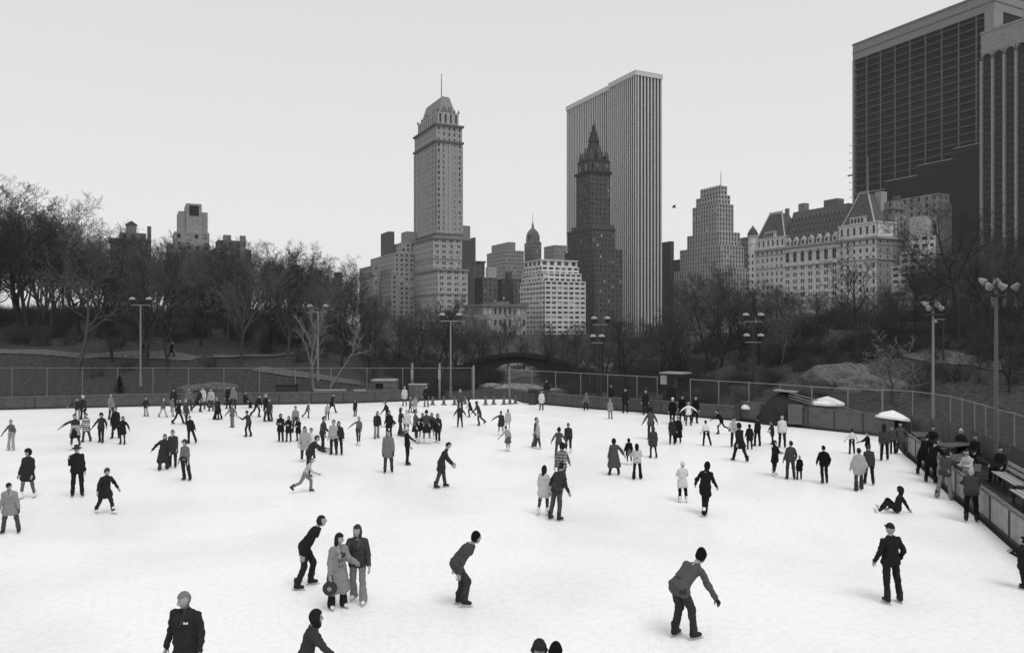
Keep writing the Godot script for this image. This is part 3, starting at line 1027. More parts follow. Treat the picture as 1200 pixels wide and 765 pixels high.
	for rowi in 4:
		for i in 15:
			var y := up + 6.2 + rowi * 3.9
			var t := (y - up) / (y1 + 23.5 - up)
			var p := Vector3(c.x, y, c.z) + DL * (p1 + (p2 - p1) * (i + 0.5) / 15.0) + DR * (0.8 + 7.5 * t)
			du.col = Color(0.24, 0.24, 0.24)
			du.box(p, Vector3(1.6, 1.7, 1.5), Basis(DR, Vector3.UP, -DL))
			du.col = Color(0.02, 0.02, 0.02)
			du.box(p - DR * 0.81, Vector3(0.1, 1.2, 0.9), Basis(DR, Vector3.UP, -DL))
	stuff(part("roof_dormer", du, M.stone, ro))
	for e in [[c + DL * (pa * 0.5) + DR * 1.0, up + 8.0, r1, 10.0], [q0 + DL * (la - p2) * 0.45 + DR * 1.0, up + 7.0, r2, 8.5]]:   # long dormers of the pavilions
		var d := MB.new()
		var p: Vector3 = Vector3(e[0].x, e[1], e[0].z)
		d.col = Color(0.58, 0.58, 0.58)
		d.box(p + Vector3(0, 2.0, 0), Vector3(2.2, 4.0, e[3]), Basis(DR, Vector3.UP, -DL))
		d.box(p + Vector3(0, 4.1, 0), Vector3(2.6, 0.4, e[3] + 0.8), Basis(DR, Vector3.UP, -DL))
		var gb := p + Vector3(0, 4.3, 0) + DR * 1.6
		d.col = Color(0.12, 0.12, 0.12)
		d.tri(gb + DL * 4.4, gb - DL * 4.4, gb + Vector3(0, 7.5, 0) + DR * 1.0)
		var dn := part("dormer", d, M.stone, e[2])
		for i in 4:
			var pn := MB.new()
			pn.col = Color(0.03, 0.03, 0.03)
			pn.box(p - DR * 1.12 + DL * (i - 1.5) * e[3] * 0.22 + Vector3(0, 2.0, 0), Vector3(0.1, 2.4, 1.2), Basis(DR, Vector3.UP, -DL))
			part("pane", pn, M.glass, dn)
	# round corner turret
	var t := MB.new()
	var tp := Vector3(c.x, 0, c.z) + DL * (la - 1.5) - DR * 0.3
	t.col = Color(white, white, white)
	t.lathe(tp, [[3.0, y1 - 40.0], [3.0, y1 + 5.0], [3.3, y1 + 5.2], [3.3, y1 + 6.0], [2.8, y1 + 6.2], [2.8, y1 + 10.0], [3.5, y1 + 10.4], [3.5, y1 + 11.0]], 16)
	var tn := part("turret", t, M.stone, o)
	t = MB.new()
	t.col = Color(0.09, 0.09, 0.09)
	t.lathe(tp, [[3.6, y1 + 11.0], [3.3, y1 + 12.6], [2.2, y1 + 14.8], [0.9, y1 + 16.4], [0.05, y1 + 18.0]], 16)
	part("cap", t, M.stone, tn)
	t = MB.new()
	t.col = Color(0.02, 0.02, 0.02)
	for f in 9:
		for s in [0.9, 1.9, 2.9, 3.7]:
			t.box(tp + Vector3(cos(s) * 3.0, y1 - 3.0 - f * 4.35, sin(s) * 3.0), Vector3(0.9, 2.2, 0.3), Basis(Vector3.UP, -s + PI / 2))
	stuff(part("turret_window", t, M.glass, tn))
	# roof houses, chimneys, flagpole
	for e in [[reach(c, DL, 931), 5.0, 4.0, 28.5, 0.24, "tank_house"], [reach(c, DL, 969), 10.0, 6.0, 27.8, 0.16, "lift_house"], [reach(c, DL, 911), 2.0, 2.0, 27.0, 0.2, "chimney"]]:
		var b := MB.new()
		plain_box(b, c + DL * e[0] + DR * 9.0, e[1], e[2], y1 + 19.0, y1 + e[3], e[4])
		part(e[5], b, M.stone, o)
	pole(o, "flagpole", Vector3(c.x, y1 + 26.0, c.z) + DL * pa * 0.42 + DR * 6.5, 22.0, 0.28, M.pale_steel)
	# side wing with tall pale chimneys
	o = thing("hotel_wing", "shadowed grey side wing of the white hotel with tall chimneys", "building")
	w = MB.new(); gl = MB.new()
	k = block(w, gl, 1048, 235, 436, 1030, 1060, -2, {"bay": 4.2, "floor": 4.0, "ww": 1.4, "wh": 2.4, "blind": 0.05}, 0.26)
	cornice(w, k, k.c.y - 5.0, 0.9, 1.0, 0.2)
	plain_box(w, at(1033, 224, 440), 4.0, 5.0, 60.0, at(1033, 224, 440).y, 0.4)
	plain_box(w, at(1052, 228, 445), 3.0, 3.0, 60.0, at(1052, 229, 445).y, 0.12)
	finish(o, w, gl)
	o = thing("grey_apartments", "grey apartment block with pilastered top behind the hotel's side wing", "building")
	w = MB.new(); gl = MB.new()
	k = block(w, gl, 1100, 226, 470, 1056, 1113, -2, {"bay": 5.2, "floor": 4.4, "ww": 1.7, "wh": 2.6, "blind": 0.06}, 0.3)
	block(w, gl, 1108, 238, 466, 1100, 1116, -2, {}, 0.22)
	finish(o, w, gl)
	o = thing("penthouse_block", "white terraced penthouse block stepping down behind dark branches", "building")
	w = MB.new(); gl = MB.new()
	var pst := {"bay": 5.0, "floor": 3.4, "ww": 3.4, "wh": 1.6, "blind": 0.1, "half": 0.1}
	block(w, gl, 1086, 309, 392, 1045, 1094, -2, pst, 0.6)
	block(w, gl, 1088, 293, 400, 1055, 1096, 20, pst, 0.6)
	block(w, gl, 1089, 275, 408, 1069, 1097, 30, pst, 0.6)
	block(w, gl, 1086, 252, 425, 1066, 1092, 40, {}, 0.5)
	finish(o, w, gl)

func make_right_towers() -> void:
	# unfinished skyscraper: bare floors above, dark skin below
	var o := thing("unfinished_skyscraper", "huge dark skyscraper under construction with open floors behind columns", "building")
	var w := MB.new()
	var gl := MB.new()
	var c := at(1166, -12, 520)
	var la := reach(c, DL, 1000)
	var top := c.y
	var lb := 34.0
	plain_box(w, c + DL * 0.5 + DR * 3.0, la - 0.8, lb - 3.0, -2, top - 2.0, 0.016)
	plain_box(w, Vector3(c.x, 0, c.z) - DR * 0.2, la, lb, top - 13.0, top, 0.30)
	plain_box(w, Vector3(c.x, 0, c.z) - DR * 0.6 - DL * 0.3, la + 0.6, lb, top - 1.2, top + 0.4, 0.24)
	plain_box(w, Vector3(c.x, 0, c.z) - DR * 0.6 - DL * 0.3, la + 0.6, lb, top - 7.4, top - 6.8, 0.2)
	plain_box(w, Vector3(c.x, 0, c.z) - DR * 0.4, 6.5, lb * 0.3, top - 42.0, top - 13.0, 0.33)
	plain_box(w, Vector3(c.x, 0, c.z) - DR * 0.4, 2.2, 4.0, -2, top - 42.0, 0.3)
	plain_box(w, Vector3(c.x, 0, c.z) + DL * (la - 1.2) - DR * 0.4, 1.4, 4.0, -2, top - 13.0, 0.33)
	# the clad part with its smooth dark skin, stepping down along the front
	var steps := [[0.0, 0.36], [0.25, 0.33], [0.5, 0.30], [0.75, 0.28]]
	for i in 4:
		var h: float = [0.565, 0.535, 0.505, 0.48][i] * top
		plain_box(w, c + DL * (2.2 + (la - 4.0) * i * 0.25) + DR * 0.3, (la - 4.0) * 0.25, 3.2, -2, h, 0.016)
		plain_box(w, c + DL * (2.2 + (la - 4.0) * i * 0.25) + DR * 0.1, (la - 4.0) * 0.25, 0.6, h, h + 0.5, 0.4)
	plain_box(w, c + DR * (lb + 4.0), 14.0, 16.0, -2, top + 6.0, 0.07)
	finish(o, w, gl)
	var colm := MB.new()
	colm.col = Color(0.2, 0.2, 0.2)
	var h0 := top * 0.46
	var h1 := top - 13.0
	for i in 8:   # each column rises from the skin's edge
		var hc: float = [0.565, 0.535, 0.505, 0.48][int((i + 0.9) / 9.0 * 4.0)] * top + 0.6
		colm = MB.new()
		colm.col = Color(0.18, 0.18, 0.18)
		colm.box(Vector3(c.x, (hc + h1) * 0.5, c.z) + DL * (la * (i + 1) / 9.0) + DR * 0.4, Vector3(0.7, h1 - hc, 0.7), Basis(DR, Vector3.UP, -DL))
		part("column", colm, M.stone, o)
	var slab := MB.new()
	slab.col = Color(0.085, 0.085, 0.085)
	slab.box(Vector3.ZERO, Vector3(3.2, 1.0, la - 2.0), Basis(DR, Vector3.UP, -DL))
	var sm := slab.mesh()
	var nf := 21
	for i in nf:
		put("floor_slab", sm, M.stone, o, Vector3(c.x, lerpf(h0, h1 - 3.0, i / (nf - 1.0)), c.z) + DL * la * 0.5 + DR * 1.9)
	var hoist := MB.new()
	hoist.col = Color(0.12, 0.12, 0.12)
	for i in 8:
		var p := Vector3(c.x, h0 + 3.0 + i * 6.0, c.z) + DL * (la + 1.0)
		hoist.beam(p, p + DL * 1.6 - DR * 1.2, 0.4, 0.4)
	hoist.beam(Vector3(c.x, h0 + 21.0, c.z) + DL * la, Vector3(c.x, h0 + 21.0, c.z) + DL * (la + 5.0), 0.5, 1.2)
	part("hoist", hoist, M.stone, o)
	# arched office tower at the frame edge
	o = thing("arched_tower", "tall office tower with pale piers rising into round arches", "building")
	w = MB.new(); gl = MB.new()
	c = at(1300, -12, 380)
	la = reach(c, DL, 1150)
	top = c.y
	plain_box(w, c + DR * 1.6 + DL * 0.2, la - 0.4, 28.0, -2, top - 0.5, 0.035)
	plain_box(w, c, la, 1.8, top - 12.0, top, 0.34)
	plain_box(w, c - DR * 0.3 - DL * 0.2, la + 0.4, 30.0, top - 0.5, top + 0.7, 0.34)
	plain_box(w, c + DR * 0.2, 0.8, 28.0, -2, top - 12.0, 0.34)
	finish(o, w, gl)
	var n := 10
	var bw := la / n
	var pier := MB.new()
	pier.col = Color(0.36, 0.36, 0.36)
	pier.box(Vector3.ZERO, Vector3(2.0, top - 14.6, 1.15), Basis(DR, Vector3.UP, -DL))
	var pm := pier.mesh()
	var arch := MB.new()   # spandrel of one arch, with thickness
	arch.col = Color(0.34, 0.34, 0.34)
	var half := bw * 0.5 - 0.4
	for s in 10:
		var t0 := PI * s / 10.0
		var t1 := PI * (s + 1) / 10.0
		var a := DL * cos(t0) * half + Vector3(0, sin(t0) * half, 0)
		var b := DL * cos(t1) * half + Vector3(0, sin(t1) * half, 0)
		var A := DL * cos(t0) * bw * 0.5 + Vector3(0, half + 2.2, 0)
		var B := DL * cos(t1) * bw * 0.5 + Vector3(0, half + 2.2, 0)
		arch.hexa([a, a + DR * 1.7, b + DR * 1.7, b, A, A + DR * 1.7, B + DR * 1.7, B])
	var am := arch.mesh()
	var sp := MB.new()
	sp.col = Color(0.07, 0.07, 0.07)
	for f in 40:
		sp.box(Vector3(0, top - 20.0 - f * 3.7, 0), Vector3(0.5, 1.0, bw - 1.2), Basis(DR, Vector3.UP, -DL))
	var spm := sp.mesh()
	for i in n + 1:
		put("pier", pm, M.stone, o, Vector3(c.x, (top - 14.6) * 0.5 - 1.0, c.z) + DL * bw * i + DR * 0.9)
	for i in n:
		put("arch", am, M.stone, o, Vector3(c.x, top - 15.2, c.z) + DL * bw * (i + 0.5) + DR * 0.1)
		stuff(put("spandrel", spm, M.stone, o, Vector3(c.x, 0, c.z) + DL * bw * (i + 0.5) + DR * 1.5))

func make_left_blocks() -> void:
	var st := {"bay": 3.6, "floor": 3.6, "ww": 1.5, "wh": 1.9, "blind": 0.06}
	var o := thing("turreted_block", "dark apartment block with small gabled roof house among treetops", "building")
	var w := MB.new()
	var gl := MB.new()
	var k := block(w, gl, 129, 279, 330, 129, 174, -2, st, 0.09)
	cornice(w, k, k.c.y - 1.0, 0.9, 1.1, 0.05)
	block(w, gl, 140, 272, 336, 140, 171, 30, st, 0.16)
	plain_box(w, at(147, 272, 339), 4.0, 4.2, 35.0, at(150, 263, 340).y, 0.2)
	hip(w, at(146, 262, 338.6), 5.0, 5.0, at(150, 263, 339).y, at(150, 258, 339).y, 2.0, 2.2, 0.05)
	plain_box(w, at(172, 265, 336), 1.2, 1.6, 35.0, at(172, 265, 336).y, 0.12)
	finish(o, w, gl)
	o = thing("setback_tower", "pale stepped tower top with one large dark square opening", "building")
	w = MB.new(); gl = MB.new()
	block(w, gl, 196, 285, 345, 196, 246, -2, st, 0.22)
	block(w, gl, 204, 271, 350, 203, 245, 30, st, 0.3)
	k = block(w, gl, 209, 247, 354, 208, 243, 40, {}, 0.34)
	k = block(w, gl, 218, 238, 353.5, 217.5, 236, 45, {}, 0.34)
	finish(o, w, gl)
	var op := MB.new()
	op.col = Color(0.02, 0.02, 0.02)
	var q: Vector3 = k.c + DR * k.b * 0.5 + Vector3(0, -3.2, 0)
	op.box(q + DL * 0.1, Vector3(k.b * 0.62, 4.6, 0.6), Basis(DR, Vector3.UP, -DL))
	part("opening", op, M.glass, o)
	o = thing("brown_block", "dark flat apartment block with two squat roof houses among branches", "building")
	w = MB.new(); gl = MB.new()
	block(w, gl, 250, 291, 335, 246, 294, -2, st, 0.075)
	block(w, gl, 255, 281, 340, 252, 285, 25, st, 0.14)
	plain_box(w, at(262, 281, 342), 4.0, 3.0, 30.0, at(262, 275, 342).y, 0.22)
	plain_box(w, at(281, 281, 338), 1.6, 2.4, 30.0, at(281, 276, 338).y, 0.2)
	finish(o, w, gl)
	for e in [[344, 316, 336, 354, 0.05, "dark squat roof silhouette nearest the tall bare trees"], [372, 322, 358, 386, 0.12, "grey low roof between two dark rooftop silhouettes"], [396, 325, 388, 401, 0.045, "dark roof house silhouette beside the thin treetop"]]:
		o = thing("distant_block", e[5], "building")
		w = MB.new(); gl = MB.new()
		block(w, gl, e[2] + 3.0, e[1], 340, e[2], e[3], -2, st, e[4])
		plain_box(w, at(e[0] - 3.0, e[1], 343), 3.0, 3.0, 12.0, at(e[0], e[1] - 6.0, 343).y, e[4])
		finish(o, w, gl)

# ------------------------------------------------------------------ round the rink
func v3(p: Vector2, y := 0.0) -> Vector3:
	return Vector3(p.x, y, p.y)

func walk(line: Array, step: float) -> Array:   # evenly spaced points along a line on the ground
	var out := [line[0]]
	var left := step
	for i in line.size() - 1:
		var a: Vector2 = line[i]
		var b: Vector2 = line[i + 1]
		var l := a.distance_to(b)
		var s := left
		while s <= l:
			out.append(a.lerp(b, s / l))
			s += step
		left = s - l
	if out[-1].distance_to(line[-1]) > step * 0.4:
		out.append(line[-1])
	else:
		out[-1] = line[-1]
	return out

func chain_fence(line: Array, label: String, tall: float, step: float, solid := 0.0, thick := 0.032) -> void:
	var o := thing("chain_link_fence", label, "fence", Vector3.ZERO, 0.0, "fence round the rink")
	var p := walk(line, step)
	var post := MB.new()
	post.tube(PackedVector3Array([Vector3(0, 0, 0), Vector3(0, tall, 0), Vector3(0, tall + 0.06, 0)]), PackedFloat32Array([thick, thick, 0.01]), 6, true)
	var pm := post.mesh()
	var wire := MB.new()
	for i in p.size():
		put("post", pm, M.steel, o, v3(p[i], -0.02))
		if i == p.size() - 1:
			break
		var a := v3(p[i])
		var b := v3(p[i + 1])
		var d := (b - a).normalized()
		var rail := MB.new()
		rail.tube(PackedVector3Array([a + Vector3(0, tall - 0.03, 0), b + Vector3(0, tall - 0.03, 0)]), PackedFloat32Array([0.024, 0.024]), 5)
		part("top_rail", rail, M.steel, o)
		var out := Vector3(-d.z, 0, d.x) * 0.05
		if solid > 0.0:
			var pan := MB.new()
			pan.beam(a + d * 0.06 + Vector3(0, solid * 0.5 + 0.05, 0) + out, b - d * 0.06 + Vector3(0, solid * 0.5 + 0.05, 0) + out, 0.03, solid)
			part("panel", pan, M.board_trim, o)
		var l := a.distance_to(b)
		var x := -tall
		while x < l:   # diagonal wires both ways
			for s in [0, 1]:
				var y0 := 0.05
				var x0 := x
				var x1 := x + tall - 0.1
				var ya := y0
				var yb := tall - 0.05
				if x0 < 0.0:
					ya = y0 - x0; x0 = 0.0
				if x1 > l:
					yb -= x1 - l; x1 = l
				if x1 - x0 > 0.05:
					var q0: Vector3 = a + d * (x0 if s == 0 else l - x0) + Vector3(0, ya, 0) - out * (0.6 + s * 0.1)
					var q1: Vector3 = a + d * (x1 if s == 0 else l - x1) + Vector3(0, yb, 0) - out * (0.6 + s * 0.1)
					wire.tube(PackedVector3Array([q0, q1]), PackedFloat32Array([0.0022, 0.0022]), 3)
			x += 0.085
	stuff(part("wire_mesh", wire, M.wire, o))

func rink_boards(line: Array, label: String, tall: float, face: Material, step := 2.4) -> void:
	var o := thing("rink_barrier", label, "barrier", Vector3.ZERO, 0.0, "boards round the ice")
	var p := walk(line, step)
	for i in p.size() - 1:
		var a := v3(p[i])
		var b := v3(p[i + 1])
		var d := (b - a).normalized()
		var out := Vector3(-d.z, 0, d.x) * 0.05
		var pan := MB.new()
		pan.beam(a + d * 0.012 + Vector3(0, tall * 0.5 + 0.06, 0), b - d * 0.012 + Vector3(0, tall * 0.5 + 0.06, 0), 0.06, tall - 0.16)
		part("panel", pan, face, o)
		var cap := MB.new()
		cap.beam(a + Vector3(0, tall + 0.02, 0), b + Vector3(0, tall + 0.02, 0), 0.13, 0.07)
		part("cap_rail", cap, M.board_trim, o)
		var kick := MB.new()
		kick.beam(a + Vector3(0, 0.075, 0), b + Vector3(0, 0.075, 0), 0.09, 0.13)
		part("kick_board", kick, M.dark_steel, o)
		var post := MB.new()
		post.box(a + Vector3(0, tall * 0.5, 0), Vector3(0.1, tall, 0.1))
		part("post", post, M.dark_steel, o)

func bench(p: Vector3, turn: float, w: float, label: String, seat: Material, back := true) -> void:
	var o := thing("park_bench", label, "bench", p, turn, "benches beside the rink")
	for z in [-0.17, 0.0, 0.17]:
		var s := MB.new()
		s.box(Vector3(0, 0.44, z), Vector3(w, 0.045, 0.13))
		part("seat_slat", s, seat, o)
	if back:
		for y in [0.62, 0.8]:
			var s := MB.new()
			s.box(Vector3(0, y, 0.28 + (y - 0.6) * 0.25), Vector3(w, 0.12, 0.04), Basis(Vector3.RIGHT, 0.2))
			part("back_slat", s, seat, o)
	for x in [-w * 0.42, 0.0, w * 0.42]:
		var l := MB.new()
		l.beam(Vector3(x, 0.0, -0.16), Vector3(x, 0.42, -0.16), 0.07, 0.07)
		l.beam(Vector3(x, 0.0, 0.3), Vector3(x, 0.42, 0.2), 0.07, 0.07)
		l.beam(Vector3(x, 0.39, -0.2), Vector3(x, 0.39, 0.26), 0.07, 0.05)
		if back:
			l.beam(Vector3(x, 0.4, 0.24), Vector3(x, 0.88, 0.38), 0.06, 0.05)
		part("leg", l, M.dark_steel, o)

func globe_lamp(p: Vector3, h: float, label: String, arm := 0.72, dark := false) -> void:
	var o := thing("lamp_post", label, "lamp post", p, 0.0, "lamp posts round the rink")
	var b := MB.new()
	b.tube(PackedVector3Array([Vector3(0, -0.3, 0), Vector3(0, 0.9, 0), Vector3(0, 1.0, 0), Vector3(0, h - 0.7, 0)]), PackedFloat32Array([0.13, 0.12, 0.085, 0.06]), 10, true)
	part("pole", b, M.dark_steel if dark else M.steel, o)
	b = MB.new()
	b.beam(Vector3(-arm - 0.1, h - 0.7, 0), Vector3(arm + 0.1, h - 0.7, 0), 0.09, 0.07)
	part("cross_arm", b, M.steel, o)
	for s in [-1, 1]:
		b = MB.new()
		b.tube(PackedVector3Array([Vector3(s * arm, h - 0.7, 0), Vector3(s * arm, h - 0.5, 0)]), PackedFloat32Array([0.05, 0.05]), 6)
		b.lathe(Vector3(s * arm, h - 0.52, 0), [[0.05, 0.0], [0.15, 0.05], [0.25, 0.2], [0.27, 0.3]], 14)
		var f := part("flood_lamp", b, M.dark_steel, o)
		b = MB.new()
		b.lathe(Vector3(s * arm, h - 0.22, 0), [[0.27, 0.0], [0.25, 0.1], [0.15, 0.18], [0.02, 0.21]], 14)
		b.smooth(0)
		part("lens", b, M.lamp, f)

func flood_mast(p: Vector3, h: float, label: String, heads: int, turn: float, thick: float, dark := false, called := "flood_light_mast") -> void:
	var o := thing(called, label, "light mast", p, turn, "flood light masts")
	var b := MB.new()
	b.tube(PackedVector3Array([Vector3(0, -0.3, 0), Vector3(0, 1.2, 0), Vector3(0, 1.3, 0), Vector3(0, h - 0.4, 0)]), PackedFloat32Array([thick, thick, thick * 0.85, thick * 0.6]), 10, true)
	part("pole", b, M.wire if dark else M.steel, o)
	b = MB.new()
	b.beam(Vector3(-0.7, h - 0.6, 0), Vector3(0.7, h - 0.6, 0), 0.09, 0.09)
	b.beam(Vector3(0, h - 0.6, -0.5), Vector3(0, h - 0.6, 0.5), 0.09, 0.09)
	b.beam(Vector3(0, h - 0.6, 0), Vector3(0, h - 0.1, 0), 0.09, 0.09)
	part("cross_arm", b, M.dark_steel, o)
	for i in heads:
		var x := lerpf(-0.62, 0.62, i / maxf(heads - 1.0, 1.0))
		var q := Vector3(x, h - 0.25 + 0.22 * (i % 2), 0.3 * (1 - 2 * (i % 2)))
		var bs := Basis(Vector3.UP, -0.5 + i * 0.9) * Basis(Vector3.RIGHT, 2.2)
		b = MB.new()
		b.lathe(Vector3.ZERO, [[0.04, -0.2], [0.07, -0.17], [0.11, -0.06], [0.145, 0.07], [0.155, 0.09]], 12)
		var f := put("flood_lamp", b.mesh(), M.steel, o, q, bs)
		b = MB.new()
		b.lathe(Vector3.ZERO, [[0.15, 0.08], [0.1, 0.105], [0.01, 0.115]], 12)
		part("lens", b, M.lamp, f)

func boulder(p: Vector3, s: Vector3, turn: float, seed_: int, label: String, m: Material) -> void:
	var f := FastNoiseLite.new()
	f.seed = seed_
	f.frequency = 0.9
	f.fractal_octaves = 4
	var b := MB.new()
	b.grid(25, 37, func(i: int, j: int):
		var th := PI * i / 24.0
		var ph := TAU * (j % 36) / 36.0
		var d := Vector3(sin(th) * cos(ph), cos(th), sin(th) * sin(ph))
		var k := 1.0 + 0.32 * f.get_noise_3dv(d * 1.3) + 0.08 * f.get_noise_3dv(d * 5.0)
		return d * s * k)
	var o := put(numbered("boulder"), b.mesh(), m, self, p, Basis(Vector3.UP, turn))
	o.set_meta("label", label)
	o.set_meta("category", "boulder")
	o.set_meta("group", "rocks on the slopes")

func parasol(p: Vector3, h: float, r: float, label: String) -> void:
	var o := thing("parasol", label, "parasol", p, 0.3)
	var b := MB.new()
	b.tube(PackedVector3Array([Vector3(0, 0, 0), Vector3(0, h, 0)]), PackedFloat32Array([0.03, 0.025]), 8, true)
	part("pole", b, M.dark_steel, o)
	b = MB.new()
	b.lathe(Vector3(0, 0, 0), [[0.03, 0], [0.28, 0.0], [0.28, 0.07], [0.05, 0.11]], 12)
	part("foot", b, M.dark_steel, o)
	b = MB.new()
	b.lathe(Vector3.ZERO, [[r, h - 0.42], [r * 0.98, h - 0.3], [r * 0.55, h - 0.1], [0.03, h + 0.06]], 8)
	var c := part("canopy", b, M.canvas, o)
	for k in 8:
		b = MB.new()
		var a := TAU * k / 8.0
		b.beam(Vector3(0, h - 0.05, 0), Vector3(cos(a) * r * 0.96, h - 0.36, -sin(a) * r * 0.96), 0.02, 0.02)
		part("rib", b, M.dark_steel, c)

func table_set(p: Vector3, turn: float, label: String) -> void:
	var o := thing("picnic_table", label, "table", p, turn, "tables on the terrace")
	for z in [-0.3, -0.1, 0.1, 0.3]:
		var b := MB.new()
		b.box(Vector3(0, 0.74, z), Vector3(1.8, 0.045, 0.185))
		part("top_plank", b, M.wood, o)
	for z in [-0.68, 0.68]:
		var b := MB.new()
		b.box(Vector3(0, 0.44, z), Vector3(1.8, 0.045, 0.26))
		part("bench_plank", b, M.wood, o)
	for x in [-0.65, 0.65]:
		var b := MB.new()
		b.beam(Vector3(x, 0, -0.6), Vector3(x, 0.72, -0.2), 0.07, 0.07)
		b.beam(Vector3(x, 0, 0.6), Vector3(x, 0.72, 0.2), 0.07, 0.07)
		b.beam(Vector3(x + 0.075, 0.4, -0.78), Vector3(x + 0.075, 0.4, 0.78), 0.06, 0.07)
		part("leg", b, M.wood, o)

func make_surroundings() -> void:
	# boards: along the far edge and down the side towards the camera
	var e := rink_poly
	rink_boards([Vector2(-46, -53.35), e[0], e[1], e[2], e[3]].map(func(q): return q + Vector2(0, -0.12)), "long grey barrier along the far ice edge below the wire fence", 0.86, M.board)
	rink_boards([e[6], e[7], e[8], e[9]].map(func(q): return q + Vector2(0.08, -0.1)), "grey barrier running from the cones towards the white umbrella", 0.86, M.board)
	rink_boards([e[9] + Vector2(0.5, -0.3), e[10], e[11], e[12] + Vector2(0.3, -0.2)].map(func(q): return q + Vector2(0.08, -0.1)), "taller grey panelled barrier before the dark tarpaulin stand", 1.15, M.board_trim, 1.6)
	rink_boards([e[13] + Vector2(0.3, -0.2), e[14] + Vector2(0.2, 0), e[15] + Vector2(0.2, 0), e[16] + Vector2(0.2, 0), e[17] + Vector2(0.2, 0), Vector2(9.2, -6)], "pale panelled barrier slanting towards the camera with skaters leaning on it", 0.9, M.pale_board, 1.9)
	# wire fence in its runs, tall gate posts between
	chain_fence([Vector2(-62, -61.6), Vector2(-42.4, -63.6), Vector2(-20.8, -63.2), Vector2(-8.2, -63.2), Vector2(-3.3, -63.4)], "long straight wire fence below the wooded rise", 2.5, 2.95)
	chain_fence([Vector2(-0.2, -62.2), Vector2(6.2, -56.1), Vector2(10.0, -52.8)], "wire fence slanting from the gate posts to the guard booth", 2.45, 2.45)
	chain_fence([Vector2(11.9, -51.2), Vector2(15.8, -47.4), Vector2(17.9, -44.7), Vector2(20.4, -42.3)], "wire fence from the guard booth to the white umbrella", 2.4, 2.1)
	chain_fence([Vector2(20.4, -42.2), Vector2(21.5, -41.4), Vector2(21.9, -38.6), Vector2(21.2, -35.2), Vector2(20.4, -32.3), Vector2(19.9, -29.9), Vector2(17.6, -22.0), Vector2(14.8, -13)], "curving wire fence with grey panels behind the bench terrace", 2.45, 1.55, 1.1, 0.03)
	for q in [[483, 2.9, "pale gate post with a white sign plate, nearest the parked truck"], [515, 2.9, "pale gate post with sign plate between its two neighbours"], [555, 2.7, "stout grey gate post at the cone-lined opening"], [597, 2.6, "stout grey gate post where the barrier begins"]]:
		var p := at(q[0], 400, 63.0)
		p.y = 0
		var o := thing("gate_post", q[2], "gate post", p, 0.0, "gate posts")
		var b := MB.new()
		b.tube(PackedVector3Array([Vector3(0, -0.05, 0), Vector3(0, q[1], 0)]), PackedFloat32Array([0.09, 0.09]), 8, true)
		part("post", b, M.steel, o)
		if q[0] < 530:
			b = MB.new()
			b.box(Vector3(0, 1.95, 0.12), Vector3(0.22, 0.8, 0.03))
			part("sign_plate", b, M.pale_steel, o)
	# cones across the opening
	for q in [[488, 471, "traffic cone at the far end of the row, by the pale gate post"], [507, 474.5, "dark traffic cone, second of the row across the opening"], [520, 474.5, "traffic cone in the row just behind the huddled skaters"], [532.5, 474.5, "traffic cone in the row beside the dark-coated skater"], [545, 473.5, "traffic cone in the row at the stout gate post"], [569, 474.5, "traffic cone in the row left of a close pair"], [578.5, 474, "traffic cone, first of a close pair before the opening"], [590.5, 474, "traffic cone, second of a close pair before the opening"], [597.5, 473.5, "traffic cone below the gate post where the barrier begins"], [604, 473, "small traffic cone against the barrier's end"]]:
		var p := ice_at(q[0], q[1])
		var o := thing("traffic_cone", q[2], "traffic cone", p, 0.2, "cones across the opening")
		var b := MB.new()
		b.lathe(Vector3(0, 0.03, 0), [[0.15, 0], [0.13, 0.05], [0.05, 0.62], [0.02, 0.64]], 12)
		part("cone", b, M.cone, o)
		b = MB.new()
		b.box(Vector3(0, 0.02, 0), Vector3(0.42, 0.04, 0.42))
		part("base", b, M.cone, o)
		b = MB.new()
		b.lathe(Vector3(0, 0.03, 0), [[0.105, 0.26], [0.086, 0.42]], 12)
		part("collar", b, M.board_trim, o)
	# lamps
	globe_lamp(Vector3(-32.2, land(-32.2, -66.5), -66.5), EYE + 34.5 / 900 * 66.5 - land(-32.2, -66.5), "grey pole with two globe lamps on the bank above the striped coat")
	globe_lamp(Vector3(-17.2, land(-17.2, -68), -68), EYE + 26 / 900.0 * 68 - land(-17.2, -68), "two globe lamps on a pole hidden by the pale forked tree")
	globe_lamp(Vector3(-5.2, land(-5.2, -65), -65), EYE + 16 / 900.0 * 65 - land(-5.2, -65), "thin grey pole with two globe lamps near the stone bridge")
	globe_lamp(Vector3(7.4, land(7.4, -64), -64), EYE + 12 / 900.0 * 64 - land(7.4, -64), "two globe lamps in front of the dark spired tower", 0.55, true)
	globe_lamp(Vector3(6.9, land(6.9, -62), -62), EYE - 9 / 900.0 * 62 - land(6.9, -62), "lower pair of lamps just beneath the globe lamps at the spired tower", 0.35, true)
	globe_lamp(Vector3(19.2, land(19.2, -61), -61), EYE + 16 / 900.0 * 61 - land(19.2, -61), "two globe lamps in front of the white hotel's turret end", 0.6, true)
	globe_lamp(Vector3(18.9, land(18.9, -60.0), -60.0), EYE - 8 / 900.0 * 60 - land(18.9, -60), "lower pair of lamps below the globes at the turret end", 0.55, true)
	var fp := Vector3(22.4, 0, -40.8)
	flood_mast(Vector3(fp.x, land(fp.x, fp.z), fp.z), EYE + 27 / 900.0 * 40.8 - land(fp.x, fp.z), "pale flood light mast where the fence curves, crowned with four lamps", 4, 0.3, 0.09)
	flood_mast(Vector3(19.0, 0.0, -30.1), EYE + 54.0 / 900.0 * 30.1, "nearest and tallest flood light mast behind the terrace benches", 5, 0.2, 0.1, true)
